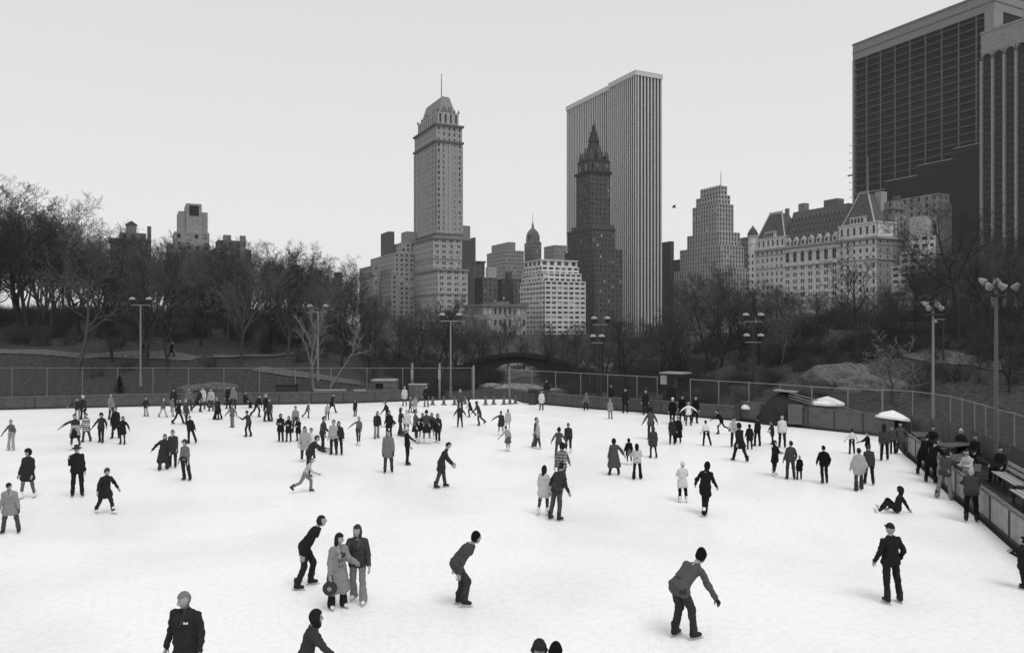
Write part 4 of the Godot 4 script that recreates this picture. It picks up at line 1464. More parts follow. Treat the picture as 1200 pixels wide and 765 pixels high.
	var sl := thing("street_lamp", "small street lamp with one sideways arm behind the corner mast", "street lamp", land_at(1106, 425, 50))
	var b := MB.new()
	b.tube(PackedVector3Array([Vector3(0, 0, 0), Vector3(0, 3.2, 0)]), PackedFloat32Array([0.06, 0.05]), 8, true)
	part("pole", b, M.dark_steel, sl)
	b = MB.new()
	b.beam(Vector3(-0.7, 3.2, 0), Vector3(0.1, 3.2, 0), 0.06, 0.06)
	b.lathe(Vector3(-0.6, 3.05, 0), [[0.16, -0.1], [0.14, 0.0], [0.04, 0.1]], 10)
	part("arm", b, M.steel, sl)
	# stone bridge over the hollow
	var o := thing("stone_bridge", "dark arched stone footbridge half hidden by trees behind the gap", "bridge", Vector3(0.8, -1.9, -118.0), -0.06)
	b = MB.new()
	var r := 4.1
	var zz := [-2.2, 2.2]
	var arc := []
	for i in 21:
		var a := PI * i / 20.0
		arc.append(Vector3(-cos(a) * r, sin(a) * 2.3, 0))
	for i in 20:
		var p: Vector3 = arc[i]
		var q: Vector3 = arc[i + 1]
		var tp := func(x: float) -> float: return 3.3 - x * x * 0.026
		for z in zz:
			var s := Vector3(0, 0, z)
			b.quad(p + s, q + s, Vector3(q.x, tp.call(q.x), z), Vector3(p.x, tp.call(p.x), z))
		b.quad(p + Vector3(0, 0, 2.2), q + Vector3(0, 0, 2.2), q - Vector3(0, 0, 2.2), p - Vector3(0, 0, 2.2))
	for s in [-1.0, 1.0]:
		for i in 6:
			var x0: float = s * (r + i * 1.3)
			var x1: float = s * (r + (i + 1) * 1.3)
			var t0 := 3.3 - x0 * x0 * 0.026
			var t1 := 3.3 - x1 * x1 * 0.026
			b.hexa([Vector3(x0, -2, 2.2), Vector3(x1, -2, 2.2), Vector3(x1, -2, -2.2), Vector3(x0, -2, -2.2), Vector3(x0, t0, 2.2), Vector3(x1, t1, 2.2), Vector3(x1, t1, -2.2), Vector3(x0, t0, -2.2)])
	part("arch", b, M.dark_rock, o)
	for z in zz:
		b = MB.new()
		for i in 24:
			var x0 := lerpf(-11.5, 11.5, i / 24.0)
			var x1 := lerpf(-11.5, 11.5, (i + 1) / 24.0)
			b.beam(Vector3(x0, 3.5 - x0 * x0 * 0.026, z), Vector3(x1, 3.5 - x1 * x1 * 0.026, z), 0.5, 0.6)
		part("parapet", b, M.dark_rock, o)
	b = MB.new()
	b.grid(8, 8, func(i: int, j: int): return Vector3(lerpf(-22, 30, j / 7.0), -1.9, lerpf(-121, -165, i / 7.0)))
	var pond := struct("pond", b, M.pond_ice)
	pond.set_meta("label", "pale frozen pond seen through the bridge arch")
	# rocks
	boulder(land_at(607, 456) + Vector3(0, -0.2, 0), Vector3(3.0, 0.75, 1.6), 0.1, 3, "pale flat rock on the bank under the bridge arch", M.rock)
	boulder(Vector3(0.8, -1.9, -113.0), Vector3(3.6, 1.5, 1.6), 0.2, 14, "broad rounded rock mound right in the bridge arch", M.mid_rock)
	boulder(land_at(575, 453) + Vector3(0, -0.2, 0), Vector3(1.9, 0.6, 1.2), 0.6, 4, "pale rock beside the stout gate post", M.rock)
	boulder(land_at(655, 459) + Vector3(0, -0.2, 0), Vector3(1.6, 0.5, 1.0), -0.4, 5, "small pale rock behind the watching figure", M.rock)
	boulder(land_at(248, 455) + Vector3(0, -0.35, 0), Vector3(2.6, 0.75, 1.4), 0.1, 6, "low pale rock in the grass of the far bank", M.mid_rock)
	boulder(land_at(985, 450, 52) + Vector3(0, -0.2, 0), Vector3(2.5, 1.5, 1.7), -0.5, 7, "grey rounded rock outcrop above the pointed parasol", M.mid_rock)
	boulder(land_at(1018, 455, 50) + Vector3(0, -0.3, 0), Vector3(2.5, 1.1, 1.5), -0.3, 8, "streaked grey rock slab beside the rounded outcrop", M.mid_rock)
	boulder(land_at(958, 462, 50) + Vector3(0, -0.3, 0), Vector3(1.5, 1.1, 1.0), 0.7, 9, "dark rock at the foot of the outcrop", M.dark_rock)
	# paths
	ribbon([land_at(-40, 414), land_at(25, 413), land_at(120, 417), land_at(230, 421)], 2.2, "path")
	ribbon([land_at(245, 419), land_at(300, 417), land_at(345, 415)], 2.4, "path")
	ribbon([land_at(300, 433), land_at(345, 440), land_at(400, 447), land_at(440, 453)], 1.6, "path")
	ribbon([land_at(1000, 413, 55), land_at(1080, 417, 50), land_at(1160, 425, 45), land_at(1230, 440, 42)], 2.6, "path")
	# benches
	for q in [[-30.2, -57.6, 0.0, 3.0, "dark slatted bench behind the barrier near the striped coat"], [-26.4, -57.9, 0.0, 3.0, "dark slatted bench beside the strolling pale trousers"], [-22.0, -58.3, 0.0, 3.0, "dark slatted bench behind the crowded far corner"]]:
		bench(Vector3(q[0], 0, q[1]), PI, q[3], q[4], M.wood)
	bench(Vector3(-14.6, 0, -61.3), PI, 2.6, "pale long bench in front of the leaning pale tree", M.pale_wood)
	bench(Vector3(-11.9, 0, -61.2), PI, 1.6, "short pale bench beside the parked truck", M.pale_wood)
	bench(Vector3(2.9, 0, -60.4), PI, 2.6, "dark bench behind the barrier by the white-coated skater", M.wood)
	bench(Vector3(10.0, 0, -52.9), PI + 0.75, 2.8, "dark bench behind two watching men near the guard booth", M.wood)
	for q in [[17.9, -27.6, "pale bench on the dark terrace nearest the tall mast"], [16.5, -24.4, "pale slatted bench nearest the frame edge on the terrace"]]:
		bench(Vector3(q[0], 0, q[1]), 1.27, 2.6, q[2], M.pale_wood)
	table_set(Vector3(19.3, 0, -33.5), 0.4, "dark picnic table between the seated group and the tall mast")
	table_set(Vector3(19.6, 0, -36.6), 1.2, "dark picnic table behind the people at the barrier corner")
	table_set(Vector3(17.4, 0, -30.0), 1.0, "nearest dark picnic table on the terrace by the light jacket")
	for q in [[18.5, -34.8, 0.4, "dark folding chair beside the far picnic table"], [20.2, -31.8, 2.0, "dark folding chair against the grey fence panels"], [18.5, -31.6, 1.1, "dark folding chair between two picnic tables"]]:
		var ch := thing("folding_chair", q[3], "chair", Vector3(q[0], 0, q[1]), q[2], "chairs on the terrace")
		b = MB.new(); b.box(Vector3(0, 0.45, 0), Vector3(0.44, 0.035, 0.42)); part("seat", b, M.wood, ch)
		b = MB.new(); b.box(Vector3(0, 0.76, 0.22), Vector3(0.44, 0.2, 0.03)); part("backrest", b, M.wood, ch)
		for s in [-1, 1]:
			b = MB.new()
			b.beam(Vector3(s * 0.2, 0, -0.22), Vector3(s * 0.2, 0.88, 0.24), 0.03, 0.03)
			part("leg", b, M.dark_steel, ch)
			b = MB.new()
			b.beam(Vector3(s * 0.17, 0, 0.24), Vector3(s * 0.17, 0.45, -0.14), 0.03, 0.03)
			part("leg", b, M.dark_steel, ch)
	parasol(Vector3(20.3, 0, -41.2), 1.35, 0.88, "white domed umbrella over the group at the barrier corner")
	get_child(get_child_count() - 1).rotation.z = -0.14
	parasol(Vector3(18.5, 0.0, -45.0), 1.75, 0.95, "white pointed parasol beside the dark tarpaulin stand")
	parasol(Vector3(14.9, 0.0, -48.3), 1.15, 0.5, "small low white umbrella before the wire fence")
	# dark tarpaulin stand with a sloping rail
	o = thing("tarpaulin_stand", "black tarpaulin heaped over a stand behind the grey panelled barrier", "stand", Vector3(16.6, 0, -46.5), -0.6)
	var f := FastNoiseLite.new()
	f.seed = 12
	f.frequency = 0.9
	b = MB.new()
	b.grid(17, 29, func(i: int, j: int):
		var a := TAU * (j % 28) / 28.0
		var t := i / 16.0
		var rr := 1.35 * (1.0 - t * t * 0.55) * (1.0 + 0.22 * f.get_noise_2d(cos(a) * 2.0 + t * 2.0, sin(a) * 2.0))
		return Vector3(cos(a) * rr * 1.25 * (1.0 - pow(t, 6.0)), 2.0 * t * (1.0 + 0.1 * f.get_noise_2d(a * 2.0, t * 3.0)), -sin(a) * rr * (1.0 - pow(t, 6.0))))
	part("tarpaulin", b, M.dark_canvas, o)
	b = MB.new()
	b.beam(Vector3(-0.6, 2.05, 0.2), Vector3(0.7, 1.98, 0.2), 0.9, 0.05)
	part("roof_board", b, M.pale_board, o)
	for i in 3:
		b = MB.new()
		b.beam(Vector3(0.3, 1.95 - i * 0.16, 0.5), Vector3(4.4, 1.05 - i * 0.16, 0.7), 0.07, 0.05)
		part("sloping_rail", b, M.steel if i != 1 else M.pale_steel, o)
	b = MB.new()
	b.box(Vector3(0.9, 0.75, 1.2), Vector3(0.8, 1.1, 0.5))
	part("cabinet", b, M.board_trim, o)
	# guard booth on the fence line
	o = thing("guard_booth", "narrow dark booth with jutting flat roof and pale notice panel", "booth", Vector3(11.0, 0, -52.2), -0.7)
	b = MB.new()
	b.box(Vector3(0, 1.2, 0), Vector3(1.1, 2.4, 1.0))
	part("wall", b, M.dark_rock, o)
	b = MB.new()
	b.box(Vector3(0.2, 2.76, 0.1), Vector3(1.7, 0.09, 1.4))
	var rf := part("roof", b, M.steel, o)
	for s in [-0.45, 0.45]:
		b = MB.new()
		b.beam(Vector3(s, 2.4, 0.4), Vector3(s, 2.72, 0.4), 0.05, 0.05)
		part("bracket", b, M.dark_steel, rf)
	b = MB.new()
	b.box(Vector3(-0.42, 2.28, 0.6), Vector3(0.46, 0.6, 0.12))
	part("notice_panel", b, M.pale_board, o)
	b = MB.new()
	b.box(Vector3(0.12, 1.45, 0.51), Vector3(0.6, 0.6, 0.03))
	part("window", b, M.black, o)
	# truck parked beyond the far barrier
	o = thing("parked_truck", "small pale delivery truck parked behind the far barrier", "truck", Vector3(-10.4, 0, -61.5), 0.0)
	b = MB.new()
	b.hexa([Vector3(-0.55, 0.45, 0.8), Vector3(1.25, 0.45, 0.8), Vector3(1.25, 0.45, -0.8), Vector3(-0.55, 0.45, -0.8), Vector3(-0.5, 1.55, 0.74), Vector3(1.2, 1.55, 0.74), Vector3(1.2, 1.55, -0.74), Vector3(-0.5, 1.55, -0.74)])
	part("body", b, M.board_trim, o)
	b = MB.new()
	b.box(Vector3(0.2, 1.62, 0), Vector3(1.95, 0.1, 1.62))
	part("roof", b, M.pale_board, o)
	b = MB.new()
	b.hexa([Vector3(-1.3, 0.4, 0.75), Vector3(-0.56, 0.4, 0.75), Vector3(-0.56, 0.4, -0.75), Vector3(-1.3, 0.4, -0.75), Vector3(-1.15, 0.95, 0.7), Vector3(-0.56, 1.0, 0.7), Vector3(-0.56, 1.0, -0.7), Vector3(-1.15, 0.95, -0.7)])
	part("hood", b, M.board_trim, o)
	b = MB.new()
	b.box(Vector3(-0.1, 1.2, 0.78), Vector3(0.6, 0.4, 0.03))
	part("side_window", b, M.black, o)
	for x in [-0.85, 0.8]:
		for z in [-0.72, 0.72]:
			b = MB.new()
			b.lathe(Vector3.ZERO, [[0.02, -0.09], [0.28, -0.09], [0.3, -0.05], [0.3, 0.05], [0.28, 0.09], [0.02, 0.09]], 14)
			put("wheel", b.mesh(), M.black, o, Vector3(x, 0.3, z), Basis(Vector3.RIGHT, PI / 2))
	# crates and a spectators' box behind the far barrier
	o = thing("equipment_crate", "dark equipment crate behind the barrier below the thin path", "crate", Vector3(-17.6, 0, -60.0), 0.0)
	b = MB.new(); b.box(Vector3(0, 0.65, 0), Vector3(1.5, 1.3, 1.0)); part("body", b, M.dark_steel, o)
	b = MB.new(); b.box(Vector3(0, 1.33, 0), Vector3(1.6, 0.06, 1.1)); part("lid", b, M.black, o)
	o = thing("equipment_crate", "pale canvas-covered crate between the two pale gate posts", "crate", Vector3(-7.6, 0, -62.0), 0.0)
	b = MB.new(); b.box(Vector3(0, 0.6, 0), Vector3(1.4, 1.2, 0.9)); part("body", b, M.board_trim, o)
	b = MB.new(); b.box(Vector3(0, 1.23, 0), Vector3(1.5, 0.06, 1.0)); part("lid", b, M.pale_board, o)
	o = thing("rubbish_bin", "dark tall bin standing against the barrier by the white-coated skater", "bin", ice_at(624, 474) + Vector3(0, 0, 0.1))
	b = MB.new(); b.lathe(Vector3.ZERO, [[0.02, 0], [0.3, 0], [0.33, 0.8], [0.33, 1.15], [0.28, 1.2], [0.02, 1.24]], 14); part("body", b, M.dark_steel, o)
	b = MB.new(); b.lathe(Vector3.ZERO, [[0.35, 0.95], [0.36, 1.02], [0.34, 1.05]], 14); part("rim", b, M.black, o)
	# dark little fir at the barrier
	o = thing("small_fir", "small dark conical fir rising behind the grey-jacketed skaters", "fir", Vector3(-31.2, -0.05, -61.0))
	b = MB.new()
	b.tube(PackedVector3Array([Vector3(0, 0, 0), Vector3(0, 1.9, 0)]), PackedFloat32Array([0.05, 0.02]), 6)
	part("trunk", b, M.bark, o)
	b = MB.new()
	var rr := RandomNumberGenerator.new()
	rr.seed = 9
	for i in 420:
		var t := rr.randf()
		var a := rr.randf() * TAU
		var rad := (1.0 - t) * 0.62 + 0.05
		var p := Vector3(0, 0.35 + t * 1.75, 0)
		var q := p + Vector3(cos(a) * rad, -0.12, sin(a) * rad)
		var s := Vector3(-sin(a), 0.3, cos(a)) * 0.05
		b.tri(p - s, q, p + s)
		b.tri(q - s * 1.2 + Vector3(0, 0.05, 0), q + Vector3(cos(a), -0.2, sin(a)) * 0.1, q + s * 1.2)
	part("crown", b, M.evergreen, o)
	# a gull over the roofs
	o = thing("bird", "lone dark bird gliding in the sky beside the striped skyscraper", "bird", at(790, 243, 90))
	b = MB.new()
	b.tube(PackedVector3Array([Vector3(-0.28, 0, 0), Vector3(-0.2, 0.02, 0), Vector3(0, 0.02, 0), Vector3(0.2, 0, 0), Vector3(0.34, 0, 0)]), PackedFloat32Array([0.015, 0.05, 0.075, 0.05, 0.01]), 8, true)
	part("body", b, M.dark_steel, o)
	for s in [-1.0, 1.0]:
		b = MB.new()
		b.hexa([Vector3(-0.14, 0.03, 0), Vector3(0.12, 0.03, 0), Vector3(0.12, 0.22, s * 0.36), Vector3(-0.1, 0.22, s * 0.36), Vector3(-0.14, 0.05, 0), Vector3(0.12, 0.05, 0), Vector3(0.12, 0.235, s * 0.36), Vector3(-0.1, 0.235, s * 0.36)])
		b.hexa([Vector3(-0.1, 0.22, s * 0.36), Vector3(0.12, 0.22, s * 0.36), Vector3(0.26, 0.14, s * 0.72), Vector3(0.2, 0.14, s * 0.72), Vector3(-0.1, 0.235, s * 0.36), Vector3(0.12, 0.235, s * 0.36), Vector3(0.26, 0.15, s * 0.72), Vector3(0.2, 0.15, s * 0.72)])
		part("wing", b, M.dark_steel, o)

# ------------------------------------------------------------------ people
# tapered bones [a, b, radius a, radius b] joined by a smooth minimum and meshed as surface nets
func nets(out: MB, bones: Array, cell: float, k: float) -> void:
	var lo := Vector3.ONE * 1e9
	var hi := -lo
	for b in bones:
		var r: float = maxf(b[2], b[3]) + 2.5 * cell
		for e in 2:
			var p: Vector3 = b[e]
			lo = lo.min(p - Vector3.ONE * r)
			hi = hi.max(p + Vector3.ONE * r)
	var nx := int((hi.x - lo.x) / cell) + 2
	var ny := int((hi.y - lo.y) / cell) + 2
	var nz := int((hi.z - lo.z) / cell) + 2
	var sy := nx
	var sz := nx * ny
	var f := PackedFloat32Array()
	f.resize(nx * ny * nz)
	f.fill(1.0)
	for b in bones:
		var A: Vector3 = b[0]
		var B: Vector3 = b[1]
		var ra: float = b[2]
		var rb: float = b[3]
		var g0 := maxf(ra, rb) + k + cell * 1.5
		var l := (A.min(B) - Vector3.ONE * g0 - lo) / cell
		var h := (A.max(B) + Vector3.ONE * g0 - lo) / cell
		var ba := B - A
		var bb := maxf(ba.length_squared(), 1e-9)
		for z in range(maxi(0, int(l.z)), mini(nz, int(h.z) + 1)):
			for y in range(maxi(0, int(l.y)), mini(ny, int(h.y) + 1)):
				var at0 := z * sz + y * sy
				for x in range(maxi(0, int(l.x)), mini(nx, int(h.x) + 1)):
					var pa := Vector3(lo.x + x * cell, lo.y + y * cell, lo.z + z * cell) - A
					var t := clampf(pa.dot(ba) / bb, 0.0, 1.0)
					var d := (pa - ba * t).length() - ra - (rb - ra) * t
					var o := f[at0 + x]
					var w := k - absf(o - d)
					if w > 0.0:
						f[at0 + x] = minf(o, d) - w * w * 0.25 / k
					elif d < o:
						f[at0 + x] = d
	var ids := PackedInt32Array()
	ids.resize(nx * ny * nz)
	ids.fill(-1)
	var first := out.v.size()
	var off := PackedInt32Array([0, 1, sy, sy + 1, sz, sz + 1, sz + sy, sz + sy + 1])
	for z in nz - 1:
		for y in ny - 1:
			var i := z * sz + y * sy
			for x in nx - 1:
				var f0 := f[i]
				if f0 < cell * 2.0 and f0 > -cell * 2.0:
					var inside := 0
					for q in 8:
						if f[i + off[q]] < 0.0:
							inside += 1
					if inside > 0 and inside < 8:
						var s := Vector3.ZERO
						var n := 0
						for q in 8:
							var fa := f[i + off[q]]
							for ax in 3:
								var bit := 1 << ax
								if q & bit == 0:
									var fb := f[i + off[q | bit]]
									if (fa < 0.0) != (fb < 0.0):
										var p := Vector3(q & 1, (q >> 1) & 1, q >> 2)
										p[ax] = fa / (fa - fb)
										s += p
										n += 1
						ids[i] = out.v.size()
						out.vert(lo + (Vector3(x, y, z) + s / n) * cell, Vector3.ZERO)
				i += 1
	var steps := [1, sy, sz]
	for z in range(1, nz - 1):
		for y in range(1, ny - 1):
			var i := z * sz + y * sy + 1
			for x in range(1, nx - 1):
				if ids[i] >= 0:
					for ax in 3:
						var a := f[i] < 0.0
						if a != (f[i + steps[ax]] < 0.0):
							var u: int = steps[(ax + 1) % 3]
							var w: int = steps[(ax + 2) % 3]
							var q0 := ids[i - u - w]
							var q1 := ids[i - w]
							var q2 := ids[i]
							var q3 := ids[i - u]
							if q0 >= 0 and q1 >= 0 and q3 >= 0:
								if a:
									out.t.append_array(PackedInt32Array([q0, q2, q1, q0, q3, q2]))
								else:
									out.t.append_array(PackedInt32Array([q0, q1, q2, q0, q2, q3]))
				i += 1
	out.smooth(first)

func ball(rows: int, cols: int, f: Callable, paint: Callable) -> MB:   # a sphere whose points f(direction) moves
	var b := MB.new()
	b.grid(rows + 1, cols + 1, func(i: int, j: int):
		var th := PI * i / rows
		var ph := TAU * (j % cols) / cols
		return f.call(Vector3(sin(th) * sin(ph), cos(th), sin(th) * cos(ph))))
	for i in rows + 1:
		for j in cols + 1:
			var th := PI * i / rows
			var ph := TAU * (j % cols) / cols
			b.c[i * (cols + 1) + j] = paint.call(Vector3(sin(th) * sin(ph), cos(th), sin(th) * cos(ph)))
	for i in rows + 1:   # close the seam's shading
		var a := i * (cols + 1)
		b.n[a] = (b.n[a] + b.n[a + cols]).normalized()
		b.n[a + cols] = b.n[a]
	return b

func bump(d: Vector3, at0: Vector3, w: float) -> float:
	return exp(-d.distance_squared_to(at0.normalized()) / (w * w))

func spot(x: float, y: float, w: float, h: float) -> float:
	return exp(-x * x / (w * w) - y * y / (h * h))

func head_point(d: Vector3) -> Vector3:   # the face looks along -z
	var p := d * Vector3(0.078, 0.118, 0.098)
	if d.y < 0.0:
		p.x *= 1.0 - 0.3 * pow(-d.y, 1.6)
		if d.z > 0.0:
			p.z *= 1.0 - 0.35 * -d.y
	var front := 1.0 if d.z < 0.0 else 0.0
	var k := front * (0.026 * spot(d.x, d.y + 0.2, 0.13, 0.13) + 0.012 * spot(d.x, d.y, 0.09, 0.2)) + 0.006 * bump(d, Vector3(0, 0.12, -1), 0.2)
	k -= 0.010 * (bump(d, Vector3(0.36, 0.06, -0.93), 0.2) + bump(d, Vector3(-0.36, 0.06, -0.93), 0.2))
	k += 0.008 * bump(d, Vector3(0, -0.9, -0.62), 0.3) + 0.005 * bump(d, Vector3(0, -0.48, -0.9), 0.16)
	k += 0.016 * (bump(d, Vector3(0.99, -0.02, 0.12), 0.16) + bump(d, Vector3(-0.99, -0.02, 0.12), 0.16))
	return p + d * k

func skin_paint(d: Vector3) -> Color:
	var l := 0.34
	if d.z > -0.3:
		return Color(l, l, l)
	for s in [-1.0, 1.0]:
		l -= 0.31 * spot(d.x - 0.34 * s, d.y - 0.0, 0.12, 0.06)
		l -= 0.25 * spot(d.x - 0.34 * s, d.y - 0.2, 0.17, 0.05)
	l -= 0.16 * spot(d.x, d.y + 0.3, 0.12, 0.05)
	l -= 0.2 * spot(d.x, d.y + 0.54, 0.2, 0.05)
	return Color(maxf(l, 0.04), maxf(l, 0.04), maxf(l, 0.04))

var HEADS := {}
var HAIR := {}
var HANDS := {}
var SKATE: ArrayMesh
var BLADE: ArrayMesh

func make_body_parts() -> void:
	var white := func(_d): return Color.WHITE
	var fz := FastNoiseLite.new()
	fz.seed = 8
	fz.frequency = 3.5
	for lod in 3:
		var R: int = [66, 26, 16][lod]
		var C: int = [84, 34, 22][lod]
		HEADS[lod] = ball(R, C, head_point, skin_paint)
		var tuck := func(d: Vector3, shown: bool, k: float) -> Vector3: return head_point(d) * (k if shown else 0.86)
		HAIR[["short", lod]] = ball(R, C, func(d: Vector3):
			return head_point(d) * (1.11 + 0.07 * fz.get_noise_3d(d.x * 2.0, d.y * 0.8, d.z * 2.0)) if (d.z > 0.1 and d.y > -0.55) or d.y > 0.42 + 0.1 * absf(d.x) else head_point(d) * 0.86, white).mesh()
		HAIR[["long", lod]] = ball(R, C, func(d: Vector3):
			if (d.z > -0.25 and d.y < 0.45) or d.y > 0.45:
				var p: Vector3 = head_point(d) * (1.14 + 0.09 * fz.get_noise_3d(d.x * 3.0, d.y * 0.6, d.z * 3.0))
				if d.y < 0.0:
					p.y -= 0.2 * -d.y
					p.x *= 1.0 + 0.25 * -d.y
					p.z += 0.05 * -d.y
				return p
			return head_point(d) * 0.86, white).mesh()
		HAIR[["curly", lod]] = ball(R, C, func(d: Vector3):
			if (d.z > -0.3 and d.y > -0.6) or d.y > 0.3:
				return head_point(d) * (1.36 + 0.16 * fz.get_noise_3dv(d * 2.0))
			return head_point(d) * 0.86, white).mesh()
		HAIR[["beanie", lod]] = ball(R, C, func(d: Vector3):
			var edge := 0.22 - 0.35 * d.z
			if d.y > edge:
				return head_point(d) * 1.15 + Vector3(0, 0.022 * d.y, 0)
			return head_point(d) * (1.2 if d.y > edge - 0.18 else 0.86), white).mesh()
		HAIR[["hood", lod]] = ball(R, C, func(d: Vector3):
			if d.z > -0.72 or d.y > 0.5:
				var p: Vector3 = head_point(d) * 1.2
				p.y -= 0.05 * maxf(-d.y, 0.0)
				return p
			return head_point(d) * 0.88, white).mesh()
		HAIR[["hat", lod]] = ball(R, C, func(d: Vector3):
			var p: Vector3 = head_point(d)
			if d.y > 0.34:
				return Vector3(p.x * 1.14, 0.05 + 0.1 * smoothstep(0.34, 0.7, d.y), p.z * 1.14)
			if d.y > 0.2:
				return Vector3(d.x * 0.15, 0.042, d.z * 0.165)
			return p * 0.86, white).mesh()
		HAIR[["cap", lod]] = ball(R, C, func(d: Vector3):
			var p: Vector3 = head_point(d)
			if d.y > 0.3:
				return p * 1.12 + Vector3(0, 0.012, 0)
			if d.y > 0.14 and d.z < -0.5:
				return Vector3(p.x * 1.1, 0.045, p.z * 1.62)
			return p * (1.1 if d.y > 0.16 else 0.86), white).mesh()
		var hb := MB.new()
		hb.col = Color(1, 1, 1)
		var thick: float = [1.0, 1.0, 1.35][lod]
		var bones := [[Vector3(0, 0.02, 0), Vector3(0, -0.085, -0.02), 0.022, 0.019], [Vector3(0, 0.01, 0), Vector3(0, -0.08, 0.024), 0.022, 0.017]]
		for i in 4:
			var z := -0.033 + i * 0.022
			var l: float = [0.036, 0.04, 0.037, 0.03][i]
			var p0 := Vector3(0, -0.085, z)
			var p1 := p0 + Vector3(0.004, -l, z * 0.12)
			var p2 := p1 + Vector3(0.014, -l * 0.7, 0)
			var p3 := p2 + Vector3(0.016, -l * 0.4, 0)
			bones.append([p0, p1, 0.0098 * thick, 0.0092 * thick])
			bones.append([p1, p2, 0.0092 * thick, 0.0086 * thick])
			bones.append([p2, p3, 0.0086 * thick, 0.0076 * thick])
		bones.append([Vector3(0.004, -0.02, -0.026), Vector3(0.012, -0.055, -0.056), 0.014, 0.011])
		bones.append([Vector3(0.012, -0.055, -0.056), Vector3(0.02, -0.088, -0.062), 0.011, 0.009])
		nets(hb, bones, [0.0065, 0.0065, 0.011][lod], 0.006)
		HANDS[lod] = hb
	var sk := MB.new()
	nets(sk, [[Vector3(0, -0.03, 0.012), Vector3(0, 0.11, 0.016), 0.05, 0.056], [Vector3(0, -0.036, 0.035), Vector3(0, -0.045, -0.125), 0.044, 0.036], [Vector3(0, -0.02, 0.0), Vector3(0, -0.035, -0.06), 0.046, 0.04]], 0.017, 0.03)
	SKATE = sk.mesh()
	var bl := MB.new()
	bl.box(Vector3(0, -0.105, -0.04), Vector3(0.008, 0.028, 0.30))
	bl.box(Vector3(0, -0.086, 0.05), Vector3(0.03, 0.022, 0.05))
	bl.box(Vector3(0, -0.086, -0.11), Vector3(0.035, 0.022, 0.06))
	BLADE = bl.mesh()

const POSES := {
	"stand": {},
	"apart": {"la": 9, "ra": 9, "alo": 14, "aro": 14},
	"stride": {"lf": 24, "lk": 8, "rf": -18, "rk": 14, "alf": -18, "arf": 22, "lean": 6},
	"stride2": {"rf": 24, "rk": 8, "lf": -18, "lk": 14, "arf": -18, "alf": 22, "lean": 6},
	"glide": {"lean": 14, "lf": 16, "lk": 26, "rf": -24, "rk": 22, "alo": 24, "aro": 24, "alf": -10, "arf": 18},
	"glide2": {"lean": 14, "rf": 16, "rk": 26, "lf": -24, "lk": 22, "alo": 24, "aro": 24, "arf": -10, "alf": 18},
	"run": {"lean": 22, "lf": 40, "lk": 42, "rf": -30, "rk": 34, "alf": -25, "ale": 50, "arf": 30, "are": 40},
	"behind": {"lean": 30, "lf": 26, "lk": 34, "rf": 0, "rk": 22, "alf": -38, "arf": -36, "ale": 16, "are": 18, "alo": 4, "aro": 4, "hp": -18},
	"behind2": {"lean": 36, "lf": 20, "lk": 30, "rf": 34, "rk": 44, "alf": -34, "arf": -36, "ale": 10, "are": 22, "alo": 6, "aro": 6, "hp": -20},
	"arms": {"alo": 58, "aro": 58, "ale": 10, "are": 10, "la": 6, "ra": 6},
	"half": {"alo": 34, "aro": 34, "la": 6, "ra": 6},
	"left_arm": {"alo": 64, "ale": 6, "la": 5, "ra": 5},
	"right_arm": {"aro": 64, "are": 6, "la": 5, "ra": 5},
	"pockets": {"alf": -8, "arf": -8, "ale": 42, "are": 42, "alo": 22, "aro": 22, "aio": -14},
	"front": {"alf": 22, "arf": 22, "ale": 78, "are": 78, "alo": 10, "aro": 10, "aio": -30},
	"reach": {"alf": 62, "arf": 40, "ale": 15, "are": 30},
	"mouth": {"arf": 34, "are": 112, "aro": 14, "ale": 20},
	"wave": {"lean": 14, "alf": 40, "ale": 80, "alo": 18, "lf": 22, "lk": 30, "rf": 8, "rk": 24, "hp": -8},
	"bow": {"lean": 26, "hp": 34, "alf": 14, "arf": 14, "lf": 8, "rf": -8, "rk": 6, "lk": 6},
	"lean_wall": {"lean": 24, "alf": 48, "arf": 44, "ale": 30, "are": 34, "lf": -8, "rf": 2},
	"sit": {"lf": 84, "rf": 84, "lk": 84, "rk": 84, "py": 0.52, "alf": 22, "arf": 22, "ale": 40, "are": 40, "la": 8, "ra": 8},
}

func rumple(b: MB, much: float, seed_: int) -> void:   # folds in cloth, running across the limbs
	var f := FastNoiseLite.new()
	f.seed = seed_
	f.frequency = 7.0
	f.fractal_octaves = 3
	f.fractal_gain = 0.6
	for i in b.v.size():
		var p := b.v[i]
		b.v[i] += b.n[i] * f.get_noise_3d(p.x * 0.7 + p.y * 0.5, p.y, p.z * 0.7) * much
	b.smooth(0)

func limb(flex: float, out: float, side: float) -> Vector3:
	var a := deg_to_rad(flex)
	var o := deg_to_rad(out)
	return Vector3(side * sin(o), -cos(o) * cos(a), -cos(o) * sin(a))

